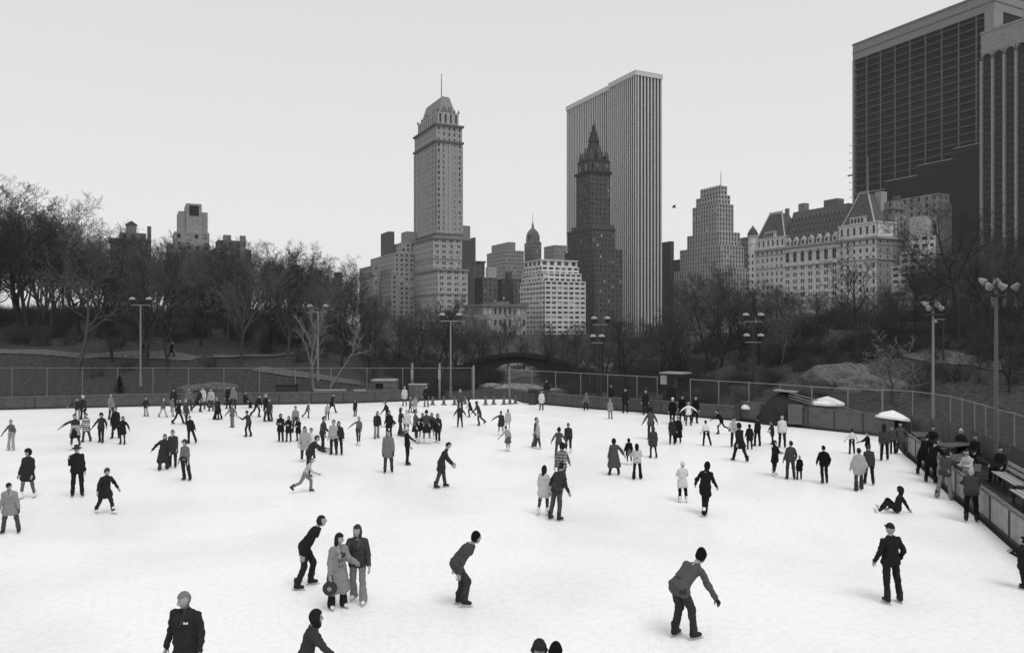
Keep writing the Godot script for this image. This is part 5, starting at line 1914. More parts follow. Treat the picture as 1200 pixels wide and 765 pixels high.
# face: 0 looks away from the camera, 90 to the right of the picture, 180 at the camera
func person(u: float, vf: float, vt: float, face: float, pose: String, top: String, tt: float, bot: String, bt: float, hair: String, ht: float, boot: float, label: String, ex := {}) -> Node3D:
	var at0: Vector3 = ex.get("at", ice_at(u, vf))
	var d := -at0.z
	var H: float = ex.get("H", (vf - vt) * EYE / maxf(vf - 382.5, 1.0))
	var s := clampf(H / 1.72, 0.5, 1.12)
	var P := {"lean": 0.0, "side": 0.0, "twist": 0.0, "lf": 0.0, "lk": 4.0, "la": 4.0, "rf": 0.0, "rk": 4.0, "ra": 4.0, "alf": 2.0, "alo": 10.0, "ale": 14.0, "arf": 4.0, "aro": 10.0, "are": 12.0, "aio": 0.0, "hy": 0.0, "hp": 0.0}
	var jit := RandomNumberGenerator.new()   # nobody stands quite like the next one
	jit.seed = hash(label)
	for q in [["alf", 9.0], ["arf", 9.0], ["ale", 12.0], ["are", 12.0], ["alo", 5.0], ["aro", 5.0], ["hy", 22.0], ["hp", 8.0], ["side", 2.5], ["twist", 9.0], ["lf", 12.0], ["rf", 12.0], ["lean", 4.0], ["lk", 3.0], ["rk", 3.0]]:
		P[q[0]] += jit.randf_range(-1, 1) * q[1]
	P.ale += 8.0
	P.are += 8.0
	P.merge(POSES[pose], true)
	P.merge(ex, true)
	var o := thing("person", label, "person", at0, -deg_to_rad(face), ex.get("group", "skaters on the ice"))
	o.scale = Vector3.ONE * s
	var cell := clampf(0.0009 * d + 0.001, 0.0145, 0.043)
	var lod := 0 if d < 18.0 else (1 if d < 30.0 else 2)
	# the skeleton
	var hip := [Vector3(-0.09, -0.02, 0), Vector3(0.09, -0.02, 0)]
	var knee := []
	var ank := []
	for k in 2:
		var f: float = P.lf if k == 0 else P.rf
		var kn: float = P.lk if k == 0 else P.rk
		var ab: float = P.la if k == 0 else P.ra
		knee.append(hip[k] + limb(f, ab, k * 2 - 1) * 0.40)
		ank.append(knee[k] + limb(f - kn, ab * 0.7, k * 2 - 1) * 0.39)
	var lift: float = P.get("py", 0.12 - minf(ank[0].y, ank[1].y))
	var mid: Vector3 = (ank[0] + ank[1]) * 0.5
	if P.has("py"):
		mid = Vector3.ZERO
	elif absf(ank[0].y - ank[1].y) > 0.12:
		mid = ank[0] if ank[0].y < ank[1].y else ank[1]
	var shift := Vector3(-mid.x, lift, -mid.z)
	for k in 2:
		hip[k] += shift; knee[k] += shift; ank[k] += shift
	var pel := shift
	var le := deg_to_rad(P.lean)
	var si := deg_to_rad(P.side)
	var spine := Vector3(sin(si), cos(si) * cos(le), -cos(si) * sin(le))
	var bow := Vector3(sin(si), cos(si) * cos(le * 1.3), -cos(si) * sin(le * 1.3))
	var r := Vector3(cos(si), -sin(si), 0).rotated(spine, -deg_to_rad(P.twist))
	var fwd := r.cross(spine) * -1.0
	var waist := pel + spine * 0.14
	var chest := waist + (spine + bow).normalized() * 0.2
	var neck := chest + bow * 0.155
	var wide: float = P.get("broad", 0.155)
	var sh := [chest + bow * 0.075 - r * wide, chest + bow * 0.075 + r * wide]
	var elb := []
	var wri := []
	var fore := []
	for k in 2:
		var f: float = P.alf if k == 0 else P.arf
		var ou: float = P.alo if k == 0 else P.aro
		var el: float = P.ale if k == 0 else P.are
		elb.append(sh[k] + limb(f, ou, k * 2 - 1).rotated(Vector3.UP, -deg_to_rad(P.twist)) * 0.275)
		fore.append(limb(f + el, ou * 0.8 + P.aio, k * 2 - 1).rotated(Vector3.UP, -deg_to_rad(P.twist)))
		wri.append(elb[k] + fore[k] * 0.245)
	var hu := (bow + Vector3.UP * 0.8).normalized()
	var head := neck + hu * 0.152 + Vector3(0, 0, -0.02)
	var hb := Basis(Vector3.UP, -deg_to_rad(P.hy)) * Basis(Vector3.RIGHT, -deg_to_rad(P.hp) - le * 0.35)
	# the body, one surface from the crown to the ankles
	var bd := MB.new()
	bd.col = Color(0.33, 0.33, 0.33)
	var bones := [[pel - r * 0.05, chest - r * 0.06, 0.085, 0.085], [pel + r * 0.05, chest + r * 0.06, 0.085, 0.085], [sh[0], sh[1], 0.045, 0.045], [chest, neck + hu * 0.07, 0.06, 0.05]]
	for k in 2:
		bones.append([sh[k], elb[k], 0.044, 0.038])
		bones.append([elb[k], wri[k], 0.038, 0.027])
		bones.append([hip[k], knee[k], 0.07, 0.05])
		bones.append([knee[k], ank[k], 0.048, 0.036])
	nets(bd, bones, maxf(cell, 0.022), 0.03)
	bd.add(HEADS[lod], Transform3D(hb, head))
	var gv: float = P.get("glove", 0.33)
	for k in 2:
		var hd := MB.new()
		hd.add(HANDS[lod], Transform3D.IDENTITY)
		for i in hd.c.size():
			hd.c[i] = Color(gv, gv, gv)
		var y: Vector3 = -fore[k]
		var x := (Vector3(-(k * 2 - 1), 0, 0) - y * y.dot(Vector3(-(k * 2 - 1), 0, 0))).normalized()
		bd.add(hd, Transform3D(Basis(x, y, x.cross(y)) if k == 1 else Basis(x, y, x.cross(y)) * Basis.from_scale(Vector3(1, 1, -1)), wri[k]))
	part("body", bd, M.body, o)
	# what covers it above
	var jk := MB.new()
	bones = [[sh[0].lerp(sh[1], 0.06) - bow * 0.005, neck - bow * 0.012, 0.047, 0.062], [sh[1].lerp(sh[0], 0.06) - bow * 0.005, neck - bow * 0.012, 0.047, 0.062]]
	var fat: float = P.get("fat", 0.96)
	var loose: float = (0.0 if top == "sweater" else 0.009) + (0.012 if top == "long" else 0.0)
	for k in 2:
		var q := r * (k * 2 - 1)
		bones.append([waist + q * 0.055, chest + bow * 0.0 + q * 0.06, (0.1 + loose) * fat, (0.108 + loose * 0.6) * fat])
		bones.append([pel + q * 0.06, waist + q * 0.055, (0.112 + loose) * fat, (0.1 + loose) * fat])
		bones.append([sh[k], elb[k], 0.054 + loose, 0.047 + loose])
		bones.append([elb[k], wri[k] - fore[k] * 0.01, 0.047 + loose, 0.036 + loose])
	var hem: float = {"sweater": 0.05, "jacket": 0.1, "coat": 0.5, "long": 1.12, "cape": 0.4}[top]
	if top != "sweater":
		for k in 2:
			var a0: Vector3 = pel + r * (k * 2 - 1) * 0.06
			var end: Vector3 = hip[k].lerp(knee[k], minf(hem, 1.0))
			if hem > 1.0:
				end += (ank[k] - knee[k]) * (hem - 1.0)
			bones.append([a0, end, 0.118 + loose, 0.105 + loose + 0.03 * hem])
		bones.append([pel, (hip[0].lerp(knee[0], minf(hem, 1.0)) + hip[1].lerp(knee[1], minf(hem, 1.0))) * 0.5, 0.12 + loose, 0.10 + loose + 0.04 * hem])
	if top == "cape":
		for k in 2:
			bones.append([sh[k] * 0.8 + sh[1 - k] * 0.2, elb[k].lerp(pel, 0.3), 0.09, 0.17])
			bones.append([chest, pel + r * (k * 2 - 1) * 0.1, 0.13, 0.17])
	nets(jk, bones, cell, 0.035)
	rumple(jk, 0.024 if top != "sweater" else 0.014, jit.randi() % 1000)
	var print_: int = P.get("print", 0)
	if print_:
		for i in jk.v.size():
			var p := jk.v[i] - pel
			var l := tt
			if print_ == 1:      # plaid
				l = tt * (0.35 if fposmod(p.y * 9.0, 1.0) < 0.5 else 1.0) * (0.45 if fposmod((p.x + p.z) * 9.0, 1.0) < 0.5 else 1.0)
			elif print_ == 2:    # broad pale bands
				l = 0.6 if fposmod(p.y * 8.0, 1.0) < 0.42 and p.z < 0.04 else tt
			elif print_ == 3:    # dark yoke over a pale body
				l = 0.03 if p.y > 0.24 else tt
			jk.c[i] = Color(l, l, l)
	part({"sweater": "sweater", "jacket": "jacket", "coat": "coat", "long": "coat", "cape": "cape"}[top], jk, M.cloth_print if print_ else cloth(tt), o)
	# and below
	var tr := MB.new()
	bones = [[pel + spine * 0.08 - r * 0.045, hip[0], 0.112, 0.108], [pel + spine * 0.08 + r * 0.045, hip[1], 0.112, 0.108]]
	for k in 2:
		var cuff: Vector3 = ank[k] + (knee[k] - ank[k]).normalized() * 0.03
		if bot == "trousers":
			bones.append([hip[k], knee[k], 0.092, 0.07]); bones.append([knee[k], cuff, 0.068, 0.064])
		elif bot == "flares":
			bones.append([hip[k], knee[k], 0.09, 0.064]); bones.append([knee[k], cuff - (knee[k] - ank[k]).normalized() * 0.04, 0.064, 0.09])
		elif bot == "tights" or bot == "skirt":
			bones.append([hip[k], knee[k], 0.078, 0.056]); bones.append([knee[k], cuff, 0.056, 0.045])
	nets(tr, bones, cell, 0.03)
	rumple(tr, 0.018, jit.randi() % 1000)
	part("tights" if bot == "skirt" else bot, tr, cloth(bt if bot != "skirt" else P.get("legs", 0.05)), o)
	if bot == "skirt":
		var skt := MB.new()
		var down: Vector3 = (knee[0] + knee[1]) * 0.5
		skt.lathe(Vector3.ZERO, [[0.13, 0.1], [0.16, -0.02], [0.2, -0.2], [0.235, -0.34], [0.22, -0.345]], 14)
		var sm := put("skirt", skt.mesh(), cloth(bt), o, pel)
		sm.basis = Basis(Quaternion(Vector3.DOWN, (down - pel).normalized())) if (down - pel).normalized().dot(Vector3.DOWN) < 0.999 else Basis()
	# hair or hat
	if hair != "bald":
		var hats := ["beanie", "hood", "hat", "cap"]
		if hair in hats:
			if hair != "hood":
				put("hair", HAIR[["short", lod]], cloth(P.get("under", 0.03)), o, head, hb)
			put({"beanie": "knit_hat", "hood": "hood", "hat": "brimmed_hat", "cap": "cap"}[hair], HAIR[[hair, lod]], cloth(ht), o, head, hb)
		else:
			put("hair", HAIR[[hair, lod]], cloth(ht), o, head, hb)
	# skates, or shoes for those off the ice
	for k in 2:
		var raised: float = ank[k].y - 0.12
		var pitch := 0.0
		if raised > 0.03 and not P.has("py"):
			pitch = -deg_to_rad(clampf((P.lk if k == 0 else P.rk) - (P.lf if k == 0 else P.rf), 0, 60)) * 0.8
		if P.has("toe"):
			pitch = deg_to_rad(P.toe)
		var bs := Basis(Vector3.UP, -(k * 2 - 1) * 0.16) * Basis(Vector3.RIGHT, pitch)
		var b := put("shoe" if P.get("shoes", false) else "skate", SKATE, M.boot_white if boot > 0.5 else M.boot_black, o, ank[k] + (Vector3(0, -0.04, 0) if P.get("shoes", false) else Vector3.ZERO), bs)
		if not P.get("shoes", false):
			put("blade", BLADE, M.blade, b)
	# small things worn near the camera
	if P.has("collar"):
		var cb := MB.new()
		nets(cb, [[neck - hu * 0.02, neck + hu * 0.055, 0.066, 0.06]], 0.014, 0.01)
		part("collar", cb, cloth(P.collar), o)
	for q in P.get("pins", []):
		var pb := MB.new()
		pb.lathe(Vector3.ZERO, [[0.02, 0], [0.016, 0.008], [0.001, 0.011]], 8)
		put(P.get("pin_name", "button"), pb.mesh(), cloth(P.get("pin", 0.7)), o, pel + r * q[0] + spine * q[1] - fwd * 0.0 + Vector3(0, 0, -q[2] - 0.12 * maxf(fat - 1.0, 0.0)), Basis(Vector3.RIGHT, -PI / 2))
	if d < 22.0 and top != "sweater":   # turned-down collar, hem of the opening, pocket flaps
		var cb := MB.new()
		for k in [-1.0, 1.0]:
			var c0: Vector3 = neck + r * k * 0.035 + fwd * 0.055 + bow * 0.02
			var c1: Vector3 = neck + r * k * 0.085 + fwd * 0.0 - bow * 0.005
			var c2: Vector3 = chest + r * k * 0.085 + fwd * (0.1 + 0.13 * (fat - 0.96)) + bow * 0.03
			var c3: Vector3 = chest + r * k * 0.008 + fwd * (0.128 + 0.14 * (fat - 0.96)) - bow * 0.05
			var lift0 := fwd * 0.02
			cb.hexa([c0, c1, c2, c3, c0 + lift0, c1 + lift0, c2 + lift0, c3 + lift0])
		part("lapel", cb, cloth(tt * 1.35 + 0.006), o)
	if P.get("pack", 0.0) > 0.0:
		var bp := MB.new()
		nets(bp, [[chest + fwd * 0.0 + Vector3(0, 0, 0.17), waist + Vector3(0, 0, 0.17), 0.1, 0.12]], 0.03, 0.02)
		part("backpack", bp, cloth(P.pack), o)
	return o

func make_people() -> void:
	make_body_parts()
	var K := 0.022   # black cloth
	# --- nearest
	person(216, 825, 697, 190, "stand", "coat", 0.03, "trousers", 0.03, "short", 0.2, 0.0, "man in a dark buttoned coat with pin badges, nearest the camera", {"at": Vector3(-5.12, 0, -11.98), "H": 1.78, "hy": 25, "hp": 8, "collar": 0.13, "pins": [[-0.12, 0.34, 0.118], [-0.08, 0.34, 0.125]], "pin_name": "badge", "fat": 1.3, "broad": 0.205, "alo": 15, "aro": 13, "side": 2})
	person(352, 830, 711, 80, "reach", "jacket", 0.045, "trousers", 0.04, "hood", 0.02, 0.0, "hooded child in dark jacket reaching an arm out at the picture's bottom", {"at": Vector3(-3.26, 0, -11.7), "H": 1.62, "alf": 20, "arf": 48, "are": 5, "lean": 12, "side": 3})
	person(633, 880, 749, 175, "stand", "jacket", 0.05, "trousers", 0.05, "curly", 0.035, 0.0, "curly haired skater facing the camera, only the head in view", {"at": Vector3(0.38, 0, -10.45), "H": 1.66})
	person(648, 885, 748, 10, "stand", "jacket", 0.03, "trousers", 0.03, "beanie", 0.012, 0.0, "skater in black knit cap seen from behind, only the head in view", {"at": Vector3(0.56, 0, -10.25), "H": 1.68})
	person(356, 689, 608, 80, "behind", "jacket", K, "trousers", 0.025, "short", 0.03, 0.0, "man in a black suit leaning forward, hands clasped behind his back", {"H": 1.78})
	person(395, 713, 623, 140, "stand", "long", 0.24, "flares", 0.02, "long", 0.025, 0.9, "girl with long dark hair in a pale trench coat holding a companion's arm", {"hy": -30, "side": -2, "alf": 30, "ale": 55, "pins": [[0.05, 0.3, 0.155], [-0.03, 0.3, 0.16], [0.05, 0.18, 0.165], [-0.03, 0.18, 0.17], [0.05, 0.06, 0.175], [-0.03, 0.06, 0.18]], "pin": 0.03})
	person(420, 706, 611, 185, "stride", "jacket", 0.055, "flares", 0.22, "long", 0.05, 0.9, "woman in dark zipped jacket and pale flared trousers walking towards camera", {"arf": 30, "are": 70, "alf": 4, "lf": 8, "rf": -6, "collar": 0.4, "broad": 0.17, "fat": 1.05})
	person(541, 710, 620, 78, "behind2", "jacket", 0.065, "trousers", 0.045, "beanie", 0.012, 0.0, "skater in dark jacket and black cap crouching forward, hands behind", {"H": 1.74, "broad": 0.175, "fat": 1.04})
	person(802, 748, 644, 60, "bow", "jacket", 0.09, "trousers", 0.04, "beanie", 0.01, 0.0, "skater in grey jacket bending low with a dark gloved hand stretched out", {"H": 1.98, "lean": 44, "hp": -10, "broad": 0.18, "arf": 24, "are": 4, "aro": 14, "alf": -10, "ale": 55, "alo": 30, "lf": 18, "lk": 32, "rf": 26, "rk": 22, "glove": 0.012})
	person(1048, 707, 613, 355, "pockets", "jacket", K, "trousers", K, "cap", 0.025, 0.0, "man all in black with a dark cap over pale hair, seen from behind, standing alone", {"la": 6, "ra": 6, "side": -2, "broad": 0.18, "under": 0.3})
	person(1052, 601, 570, 300, "sit", "jacket", 0.02, "trousers", 0.02, "hood", 0.02, 0.9, "person in black sitting on the ice leaning back on one arm", {"H": 1.6, "py": 0.16, "lf": 124, "rf": 130, "lk": 88, "rk": 98, "la": 22, "lean": -10, "arf": -28, "are": 0, "alf": 20, "toe": 60, "hp": 20})
	person(1201, 690, 628, 320, "front", "coat", K, "trousers", K, "short", 0.02, 0.0, "dark figure cut off at the frame edge beside the slanting barrier")
	# --- near the left border
	person(12, 625, 562, 165, "apart", "coat", 0.26, "trousers", 0.07, "short", 0.03, 0.0, "youngster in a pale fur-like coat looking down, feet apart", {"hp": 35, "lean": 12, "fat": 1.15, "la": 12, "ra": 12, "glove": 0.03})
	person(32, 584, 525, 185, "stand", "coat", 0.03, "tights", 0.12, "curly", 0.02, 0.9, "skater with round curly hair, dark coat and white skates", {"fat": 1.15})
	person(90, 582, 521, 150, "mouth", "jacket", K, "trousers", K, "hat", 0.05, 0.0, "man in black with brimmed hat holding a hand to his mouth", {"fat": 1.08})
	person(122, 602, 546, 120, "stride", "coat", 0.025, "trousers", 0.03, "beanie", 0.06, 0.9, "girl in dark coat and knit hat striding with arms spread", {"alo": 36, "aro": 32, "hy": -20})
	person(12, 528, 491, 185, "half", "sweater", 0.10, "flares", 0.32, "short", 0.16, 0.9, "skater in grey sweater and pale trousers by the frame edge")
	person(88, 527, 484, 175, "right_arm", "coat", 0.28, "skirt", 0.02, "short", 0.025, 0.9, "girl in pale skirt coat with dark sleeves stretching one arm", {"print": 3})
	person(101, 518, 483, 190, "stand", "coat", 0.025, "trousers", 0.06, "short", 0.03, 0.0, "child in a black and white banded coat", {"print": 2})
	person(118, 519, 483, 180, "half", "jacket", 0.04, "trousers", 0.025, "curly", 0.02, 0.0, "boy in dark jacket next to the banded coat, arms held out")
	person(135, 514, 476, 180, "stand", "coat", 0.022, "trousers", 0.022, "short", 0.05, 0.0, "dark-coated adult standing behind a small girl in a black dress")
	person(143, 521, 487, 175, "half", "coat", 0.02, "tights", 0.05, "long", 0.03, 0.0, "small girl in black dress in front of a dark-coated adult")
	person(97, 492, 463, 190, "stand", "coat", 0.03, "trousers", 0.03, "beanie", 0.6, 0.0, "figure with a white hat and dark coat at the far barrier", {"left": 0})
	person(90, 492, 466, 170, "right_arm", "jacket", 0.03, "flares", 0.3, "short", 0.03, 0.0, "dark-jacketed skater beside the white hat, raising an arm")
	person(130, 492, 460, 100, "stand", "jacket", 0.22, "trousers", 0.05, "short", 0.04, 0.0, "grey-jacketed skater leaning towards the dark fir", {"side": 8})
	person(171, 488, 465, 200, "half", "jacket", 0.03, "flares", 0.3, "short", 0.2, 0.0, "skater with dark top and pale flared trousers near the bench end")
	person(190, 489, 466, 110, "stride", "jacket", 0.1, "flares", 0.4, "short", 0.4, 0.0, "fair-haired skater in pale trousers striding near the benches")
	person(202, 488, 466, 90, "stand", "jacket", 0.16, "flares", 0.34, "short", 0.05, 0.0, "pale-trousered skater behind a dark striding pair")
	person(208, 497, 466, 80, "stride", "jacket", 0.025, "trousers", 0.03, "short", 0.03, 0.0, "dark figure with long stride in the crowded far corner")
	person(218, 498, 467, 95, "stand", "coat", 0.06, "trousers", 0.04, "short", 0.3, 0.0, "dark skater with fair hair beside the long-striding figure")
	person(203, 483, 456, 150, "stand", "jacket", 0.03, "trousers", 0.03, "curly", 0.02, 0.0, "dark figure with bushy hair at the back of the crowded corner", {"H": 1.7})
	person(221, 482, 455, 160, "stand", "jacket", 0.14, "trousers", 0.05, "short", 0.03, 0.0, "grey-jacketed skater between bushy hair and the white coat", {"H": 1.7})
	person(234, 483, 458, 100, "glide", "coat", 0.025, "trousers", 0.04, "short", 0.06, 0.0, "dark-coated skater gliding past the one in white", {"H": 1.68})
	person(237, 480, 455, 180, "stand", "coat", 0.55, "trousers", 0.05, "short", 0.03, 0.0, "skater in a white coat against the far barrier", {"H": 1.66})
	person(247, 482, 457, 180, "stand", "jacket", 0.4, "trousers", 0.06, "short", 0.03, 0.0, "pale-topped skater just behind the dark close couple", {"H": 1.66})
	person(251, 492, 465, 90, "front", "jacket", 0.06, "trousers", 0.03, "short", 0.3, 0.0, "dark-trousered half of a close couple with a round bag")
	person(257.5, 492, 466, 270, "front", "coat", 0.022, "trousers", 0.022, "short", 0.06, 0.0, "black-coated half of a close couple in the far corner")
	person(267, 479, 456, 190, "stand", "coat", 0.025, "trousers", 0.03, "short", 0.03, 0.0, "black-coated onlooker at the barrier next to a grey jacket", {"H": 1.7})
	person(273, 480, 458, 170, "stand", "jacket", 0.18, "trousers", 0.03, "short", 0.04, 0.0, "grey-jacketed onlooker at the barrier next to a black coat", {"H": 1.68})
	person(272, 501, 473, 200, "half", "jacket", 0.13, "flares", 0.2, "short", 0.03, 0.0, "slim skater in grey gliding with hands lowered to the sides", {"la": 1, "ra": 1})
	person(287, 478, 457, 90, "sit", "jacket", 0.02, "trousers", 0.02, "short", 0.02, 0.0, "dark figure sitting at the foot of the far barrier", {"H": 1.6, "group": "onlookers"})
	person(291, 512, 480, 290, "wave", "jacket", 0.045, "trousers", 0.03, "short", 0.03, 0.0, "boy in dark clothes crouching with one hand raised")
	person(225, 520, 486, 180, "stand", "jacket", K, "trousers", K, "short", 0.15, 0.0, "man in a black suit pushing one leg out sideways", {"la": 16, "ra": 2, "alf": -20, "arf": -20, "ale": 0, "are": 0})
	person(191, 551, 508, 160, "right_arm", "long", 0.035, "flares", 0.05, "long", 0.02, 0.0, "long-haired woman in swinging dark coat with one arm out", {"side": -6, "aro": 48})
	person(202, 548, 503, 170, "stand", "coat", 0.05, "trousers", 0.03, "short", 0.03, 0.0, "dark-coated companion beside the long-haired woman", {"collar": 0.5})
	person(219, 563, 513, 190, "stand", "sweater", 0.15, "trousers", 0.03, "cap", 0.06, 0.0, "man in grey sweater and dark trousers standing upright with a cap", {"hy": 60})
	# --- middle distance, left half
	person(303, 489, 461, 110, "glide", "jacket", 0.025, "trousers", 0.03, "short", 0.03, 0.0, "dark skater gliding by the barrier beside a dark pair")
	person(312, 494, 461, 100, "stand", "coat", 0.022, "trousers", 0.022, "short", 0.25, 0.0, "taller of a dark pair standing close near the barrier")
	person(317, 494, 466, 200, "stand", "coat", 0.05, "trousers", 0.03, "short", 0.04, 0.0, "shorter of a dark pair standing close near the barrier")
	person(329, 518, 484, 180, "front", "coat", K, "trousers", 0.03, "hood", 0.02, 0.0, "tallest of three girls in black coats standing in a row", {"group": "skaters on the ice"})
	person(338, 518, 487, 180, "front", "coat", K, "trousers", 0.05, "long", 0.02, 0.0, "middle one of three girls in black coats")
	person(350, 517, 489, 190, "front", "coat", K, "trousers", 0.05, "long", 0.02, 0.0, "girl in black coat closest to the pale sweater behind")
	person(346, 507, 475, 185, "stand", "sweater", 0.24, "trousers", 0.05, "short", 0.06, 0.0, "man in pale sweater behind three girls in black coats")
	person(361, 490, 470, 100, "glide", "jacket", 0.12, "trousers", 0.05, "short", 0.05, 0.0, "small child in grey skating alone near the barrier")
	person(357, 541, 500, 170, "stand", "coat", 0.35, "trousers", 0.05, "long", 0.03, 0.9, "woman in pale coat half hidden behind a bending adult", {"H": 1.6})
	person(365, 540, 504, 180, "stand", "jacket", 0.7, "trousers", 0.06, "short", 0.05, 0.9, "person in white top beside the bending dark adult", {"H": 1.5})
	person(360, 559, 515, 80, "lean_wall", "jacket", 0.035, "trousers", 0.025, "short", 0.03, 0.0, "dark-jacketed adult bending towards a running girl", {"H": 1.72, "fat": 1.15})
	person(364, 576, 538, 80, "run", "sweater", 0.42, "trousers", 0.2, "short", 0.08, 0.0, "girl in pale top pushing off in a low running stride", {"H": 1.35})
	person(378, 530, 487, 100, "stand", "jacket", 0.06, "trousers", 0.03, "short", 0.03, 0.0, "tall man in dark jacket facing a couple")
	person(391, 533, 491, 190, "stand", "jacket", 0.36, "trousers", 0.03, "short", 0.05, 0.0, "person in pale jacket and dark trousers with a tall companion")
	person(397, 533, 493, 170, "stand", "jacket", 0.03, "trousers", 0.025, "long", 0.025, 0.0, "long-haired girl close behind the pale jacket")
	person(383, 492, 472, 150, "stand", "jacket", 0.36, "trousers", 0.04, "short", 0.03, 0.0, "child in pale jacket before a dark adult at the barrier")
	person(388.5, 484, 460, 100, "stride", "coat", 0.025, "trousers", 0.03, "short", 0.03, 0.0, "dark adult striding by the barrier behind a pale jacket")
	person(416, 488, 468, 200, "stand", "coat", 0.025, "trousers", 0.04, "short", 0.03, 0.0, "dark upright figure alone near the pale short bench")
	person(420, 522, 487, 200, "right_arm", "sweater", 0.13, "tights", 0.05, "short", 0.3, 0.9, "slender skater in grey with one arm swept out", {"lf": 14, "rf": -10})
	person(441, 514, 481, 150, "stand", "jacket", 0.03, "flares", 0.25, "long", 0.15, 0.0, "fair long-haired skater in dark jacket and pale trousers")
	person(454, 501, 468, 250, "glide", "coat", 0.025, "trousers", 0.03, "short", 0.1, 0.0, "farther of two dark skaters standing one behind the other")
	person(455.5, 513, 481, 180, "stand", "coat", 0.02, "trousers", 0.02, "short", 0.03, 0.0, "nearer of two dark skaters standing one behind the other")
	person(455, 554, 503, 170, "stand", "coat", 0.17, "trousers", 0.055, "short", 0.06, 0.0, "tall figure in a grey hip-length coat and dark trousers", {"fat": 1.1, "glove": 0.02})
	person(477, 545, 500, 95, "reach", "sweater", 0.015, "trousers", 0.02, "beanie", 0.5, 0.0, "slim skater in black with a pale cap and arm forward", {"alf": 42, "arf": 10})
	person(469, 511, 477, 90, "reach", "jacket", 0.05, "flares", 0.06, "long", 0.04, 0.0, "dark-haired woman reaching towards the group in a huddle")
	person(475, 512, 487, 20, "stand", "jacket", 0.65, "flares", 0.12, "short", 0.5, 0.0, "girl in white top beside the reaching woman", {"H": 1.5})
	person(488, 519, 475, 100, "left_arm", "sweater", 0.09, "skirt", 0.02, "short", 0.02, 0.9, "skater in grey top and black skirt opening the huddle", {"H": 1.72})
	person(494, 515, 483, 160, "front", "coat", 0.02, "tights", 0.2, "long", 0.02, 0.9, "shortest dark-haired girl inside the huddle")
	person(500, 520, 475, 0, "arms", "sweater", 0.06, "skirt", 0.02, "short", 0.02, 0.9, "girl in black skirt with arms round her friends' shoulders", {"H": 1.74, "legs": 0.22})
	person(506, 514, 483, 180, "stand", "coat", 0.025, "tights", 0.2, "long", 0.02, 0.9, "dark-coated girl tucked behind the outspread arms")
	person(513, 519, 484, 200, "stand", "coat", 0.03, "trousers", 0.02, "long", 0.03, 0.9, "girl in black coat at the huddle's outer end")
	person(516, 572, 521, 80, "bow", "coat", 0.035, "trousers", 0.06, "short", 0.03, 0.0, "man in dark coat walking with bowed head", {"H": 1.76, "lean": 20, "lf": 14, "rf": -12})
	person(474, 476, 459, 180, "stand", "coat", 0.5, "trousers", 0.1, "short", 0.3, 0.0, "tiny white-coated figure near the farthest pale gate post", {"H": 1.5})
	person(480.5, 484, 465, 110, "stand", "jacket", 0.12, "trousers", 0.1, "short", 0.3, 0.0, "grey-clad far skater beside a child in pale clothes")
	person(486, 484, 472, 180, "stand", "jacket", 0.3, "trousers", 0.25, "short", 0.06, 0.0, "small child in pale clothes near the cones", {"H": 1.15})
	person(499.5, 477, 458, 180, "stand", "coat", 0.02, "flares", 0.2, "short", 0.03, 0.0, "dark-topped figure standing behind the row of cones", {"H": 1.6})
	person(539, 501, 473, 180, "half", "jacket", 0.035, "trousers", 0.03, "short", 0.12, 0.0, "dark-jacketed skater facing the camera with arms apart")
	person(539, 485, 459, 190, "stand", "jacket", 0.08, "trousers", 0.03, "short", 0.2, 0.0, "figure right behind the dark-jacketed skater with arms apart", {"H": 1.7})
	person(550, 489, 466, 280, "glide", "coat", 0.015, "trousers", 0.015, "hood", 0.015, 0.0, "slanting black hooded figure leaning into a turn", {"side": 14})
	person(561.5, 499, 469, 250, "glide", "coat", 0.05, "trousers", 0.06, "hood", 0.06, 0.0, "grey hooded skater leaning forward near the cones")
	person(587, 510, 481, 0, "left_arm", "coat", 0.04, "tights", 0.25, "short", 0.03, 0.9, "girl in dark dress skating away with one arm out")
	person(595, 504, 479, 180, "stand", "coat", 0.4, "tights", 0.3, "long", 0.04, 0.9, "girl in pale coat with dark hair behind the leaning skater")
	person(595.5, 529, 498, 330, "half", "sweater", 0.3, "skirt", 0.09, "short", 0.03, 0.9, "skater in pale sweater and short grey skirt leaning on one edge", {"legs": 0.3, "side": -12, "la": -8, "ra": 2, "alf": 20})
	person(625, 524, 488, 100, "stand", "jacket", 0.06, "trousers", 0.10, "short", 0.04, 0.0, "dark-jacketed half of a couple standing face to face")
	person(630.5, 526, 491, 275, "stand", "jacket", 0.38, "trousers", 0.05, "short", 0.25, 0.9, "pale-jacketed half of a couple standing face to face")
	person(634.5, 481, 457, 170, "stand", "coat", 0.62, "trousers", 0.05, "short", 0.03, 0.0, "skater in white coat beside the dark tall bin")
	person(655, 537, 504, 20, "half", "jacket", 0.075, "trousers", 0.06, "curly", 0.02, 0.0, "small curly-headed child in grey beside a dark adult", {"H": 1.4})
	person(666, 531, 495, 10, "stand", "jacket", 0.035, "trousers", 0.03, "short", 0.12, 0.9, "dark-jacketed adult skating away beside a curly-headed child")
	person(658, 572, 516, 20, "stride", "jacket", 0.3, "trousers", 0.05, "curly", 0.02, 0.0, "skater in a checked plaid jacket seen from behind", {"print": 1, "H": 1.7})
	person(636, 604, 545, 30, "stand", "coat", 0.5, "tights", 0.05, "long", 0.02, 0.9, "long-haired girl in pale coat and white skates holding a man's arm", {"twist": 10})
	person(650, 610, 556, 50, "stand", "jacket", 0.04, "trousers", 0.07, "short", 0.02, 0.0, "man in dark pullover leaning in beside the long-haired girl", {"H": 1.78, "lean": 14, "alo": 40, "hp": 10})
	# --- along the far barrier, right half
	person(687, 481, 459, 200, "stand", "jacket", 0.14, "trousers", 0.03, "short", 0.03, 0.0, "grey-jacketed boy standing at the slanting barrier")
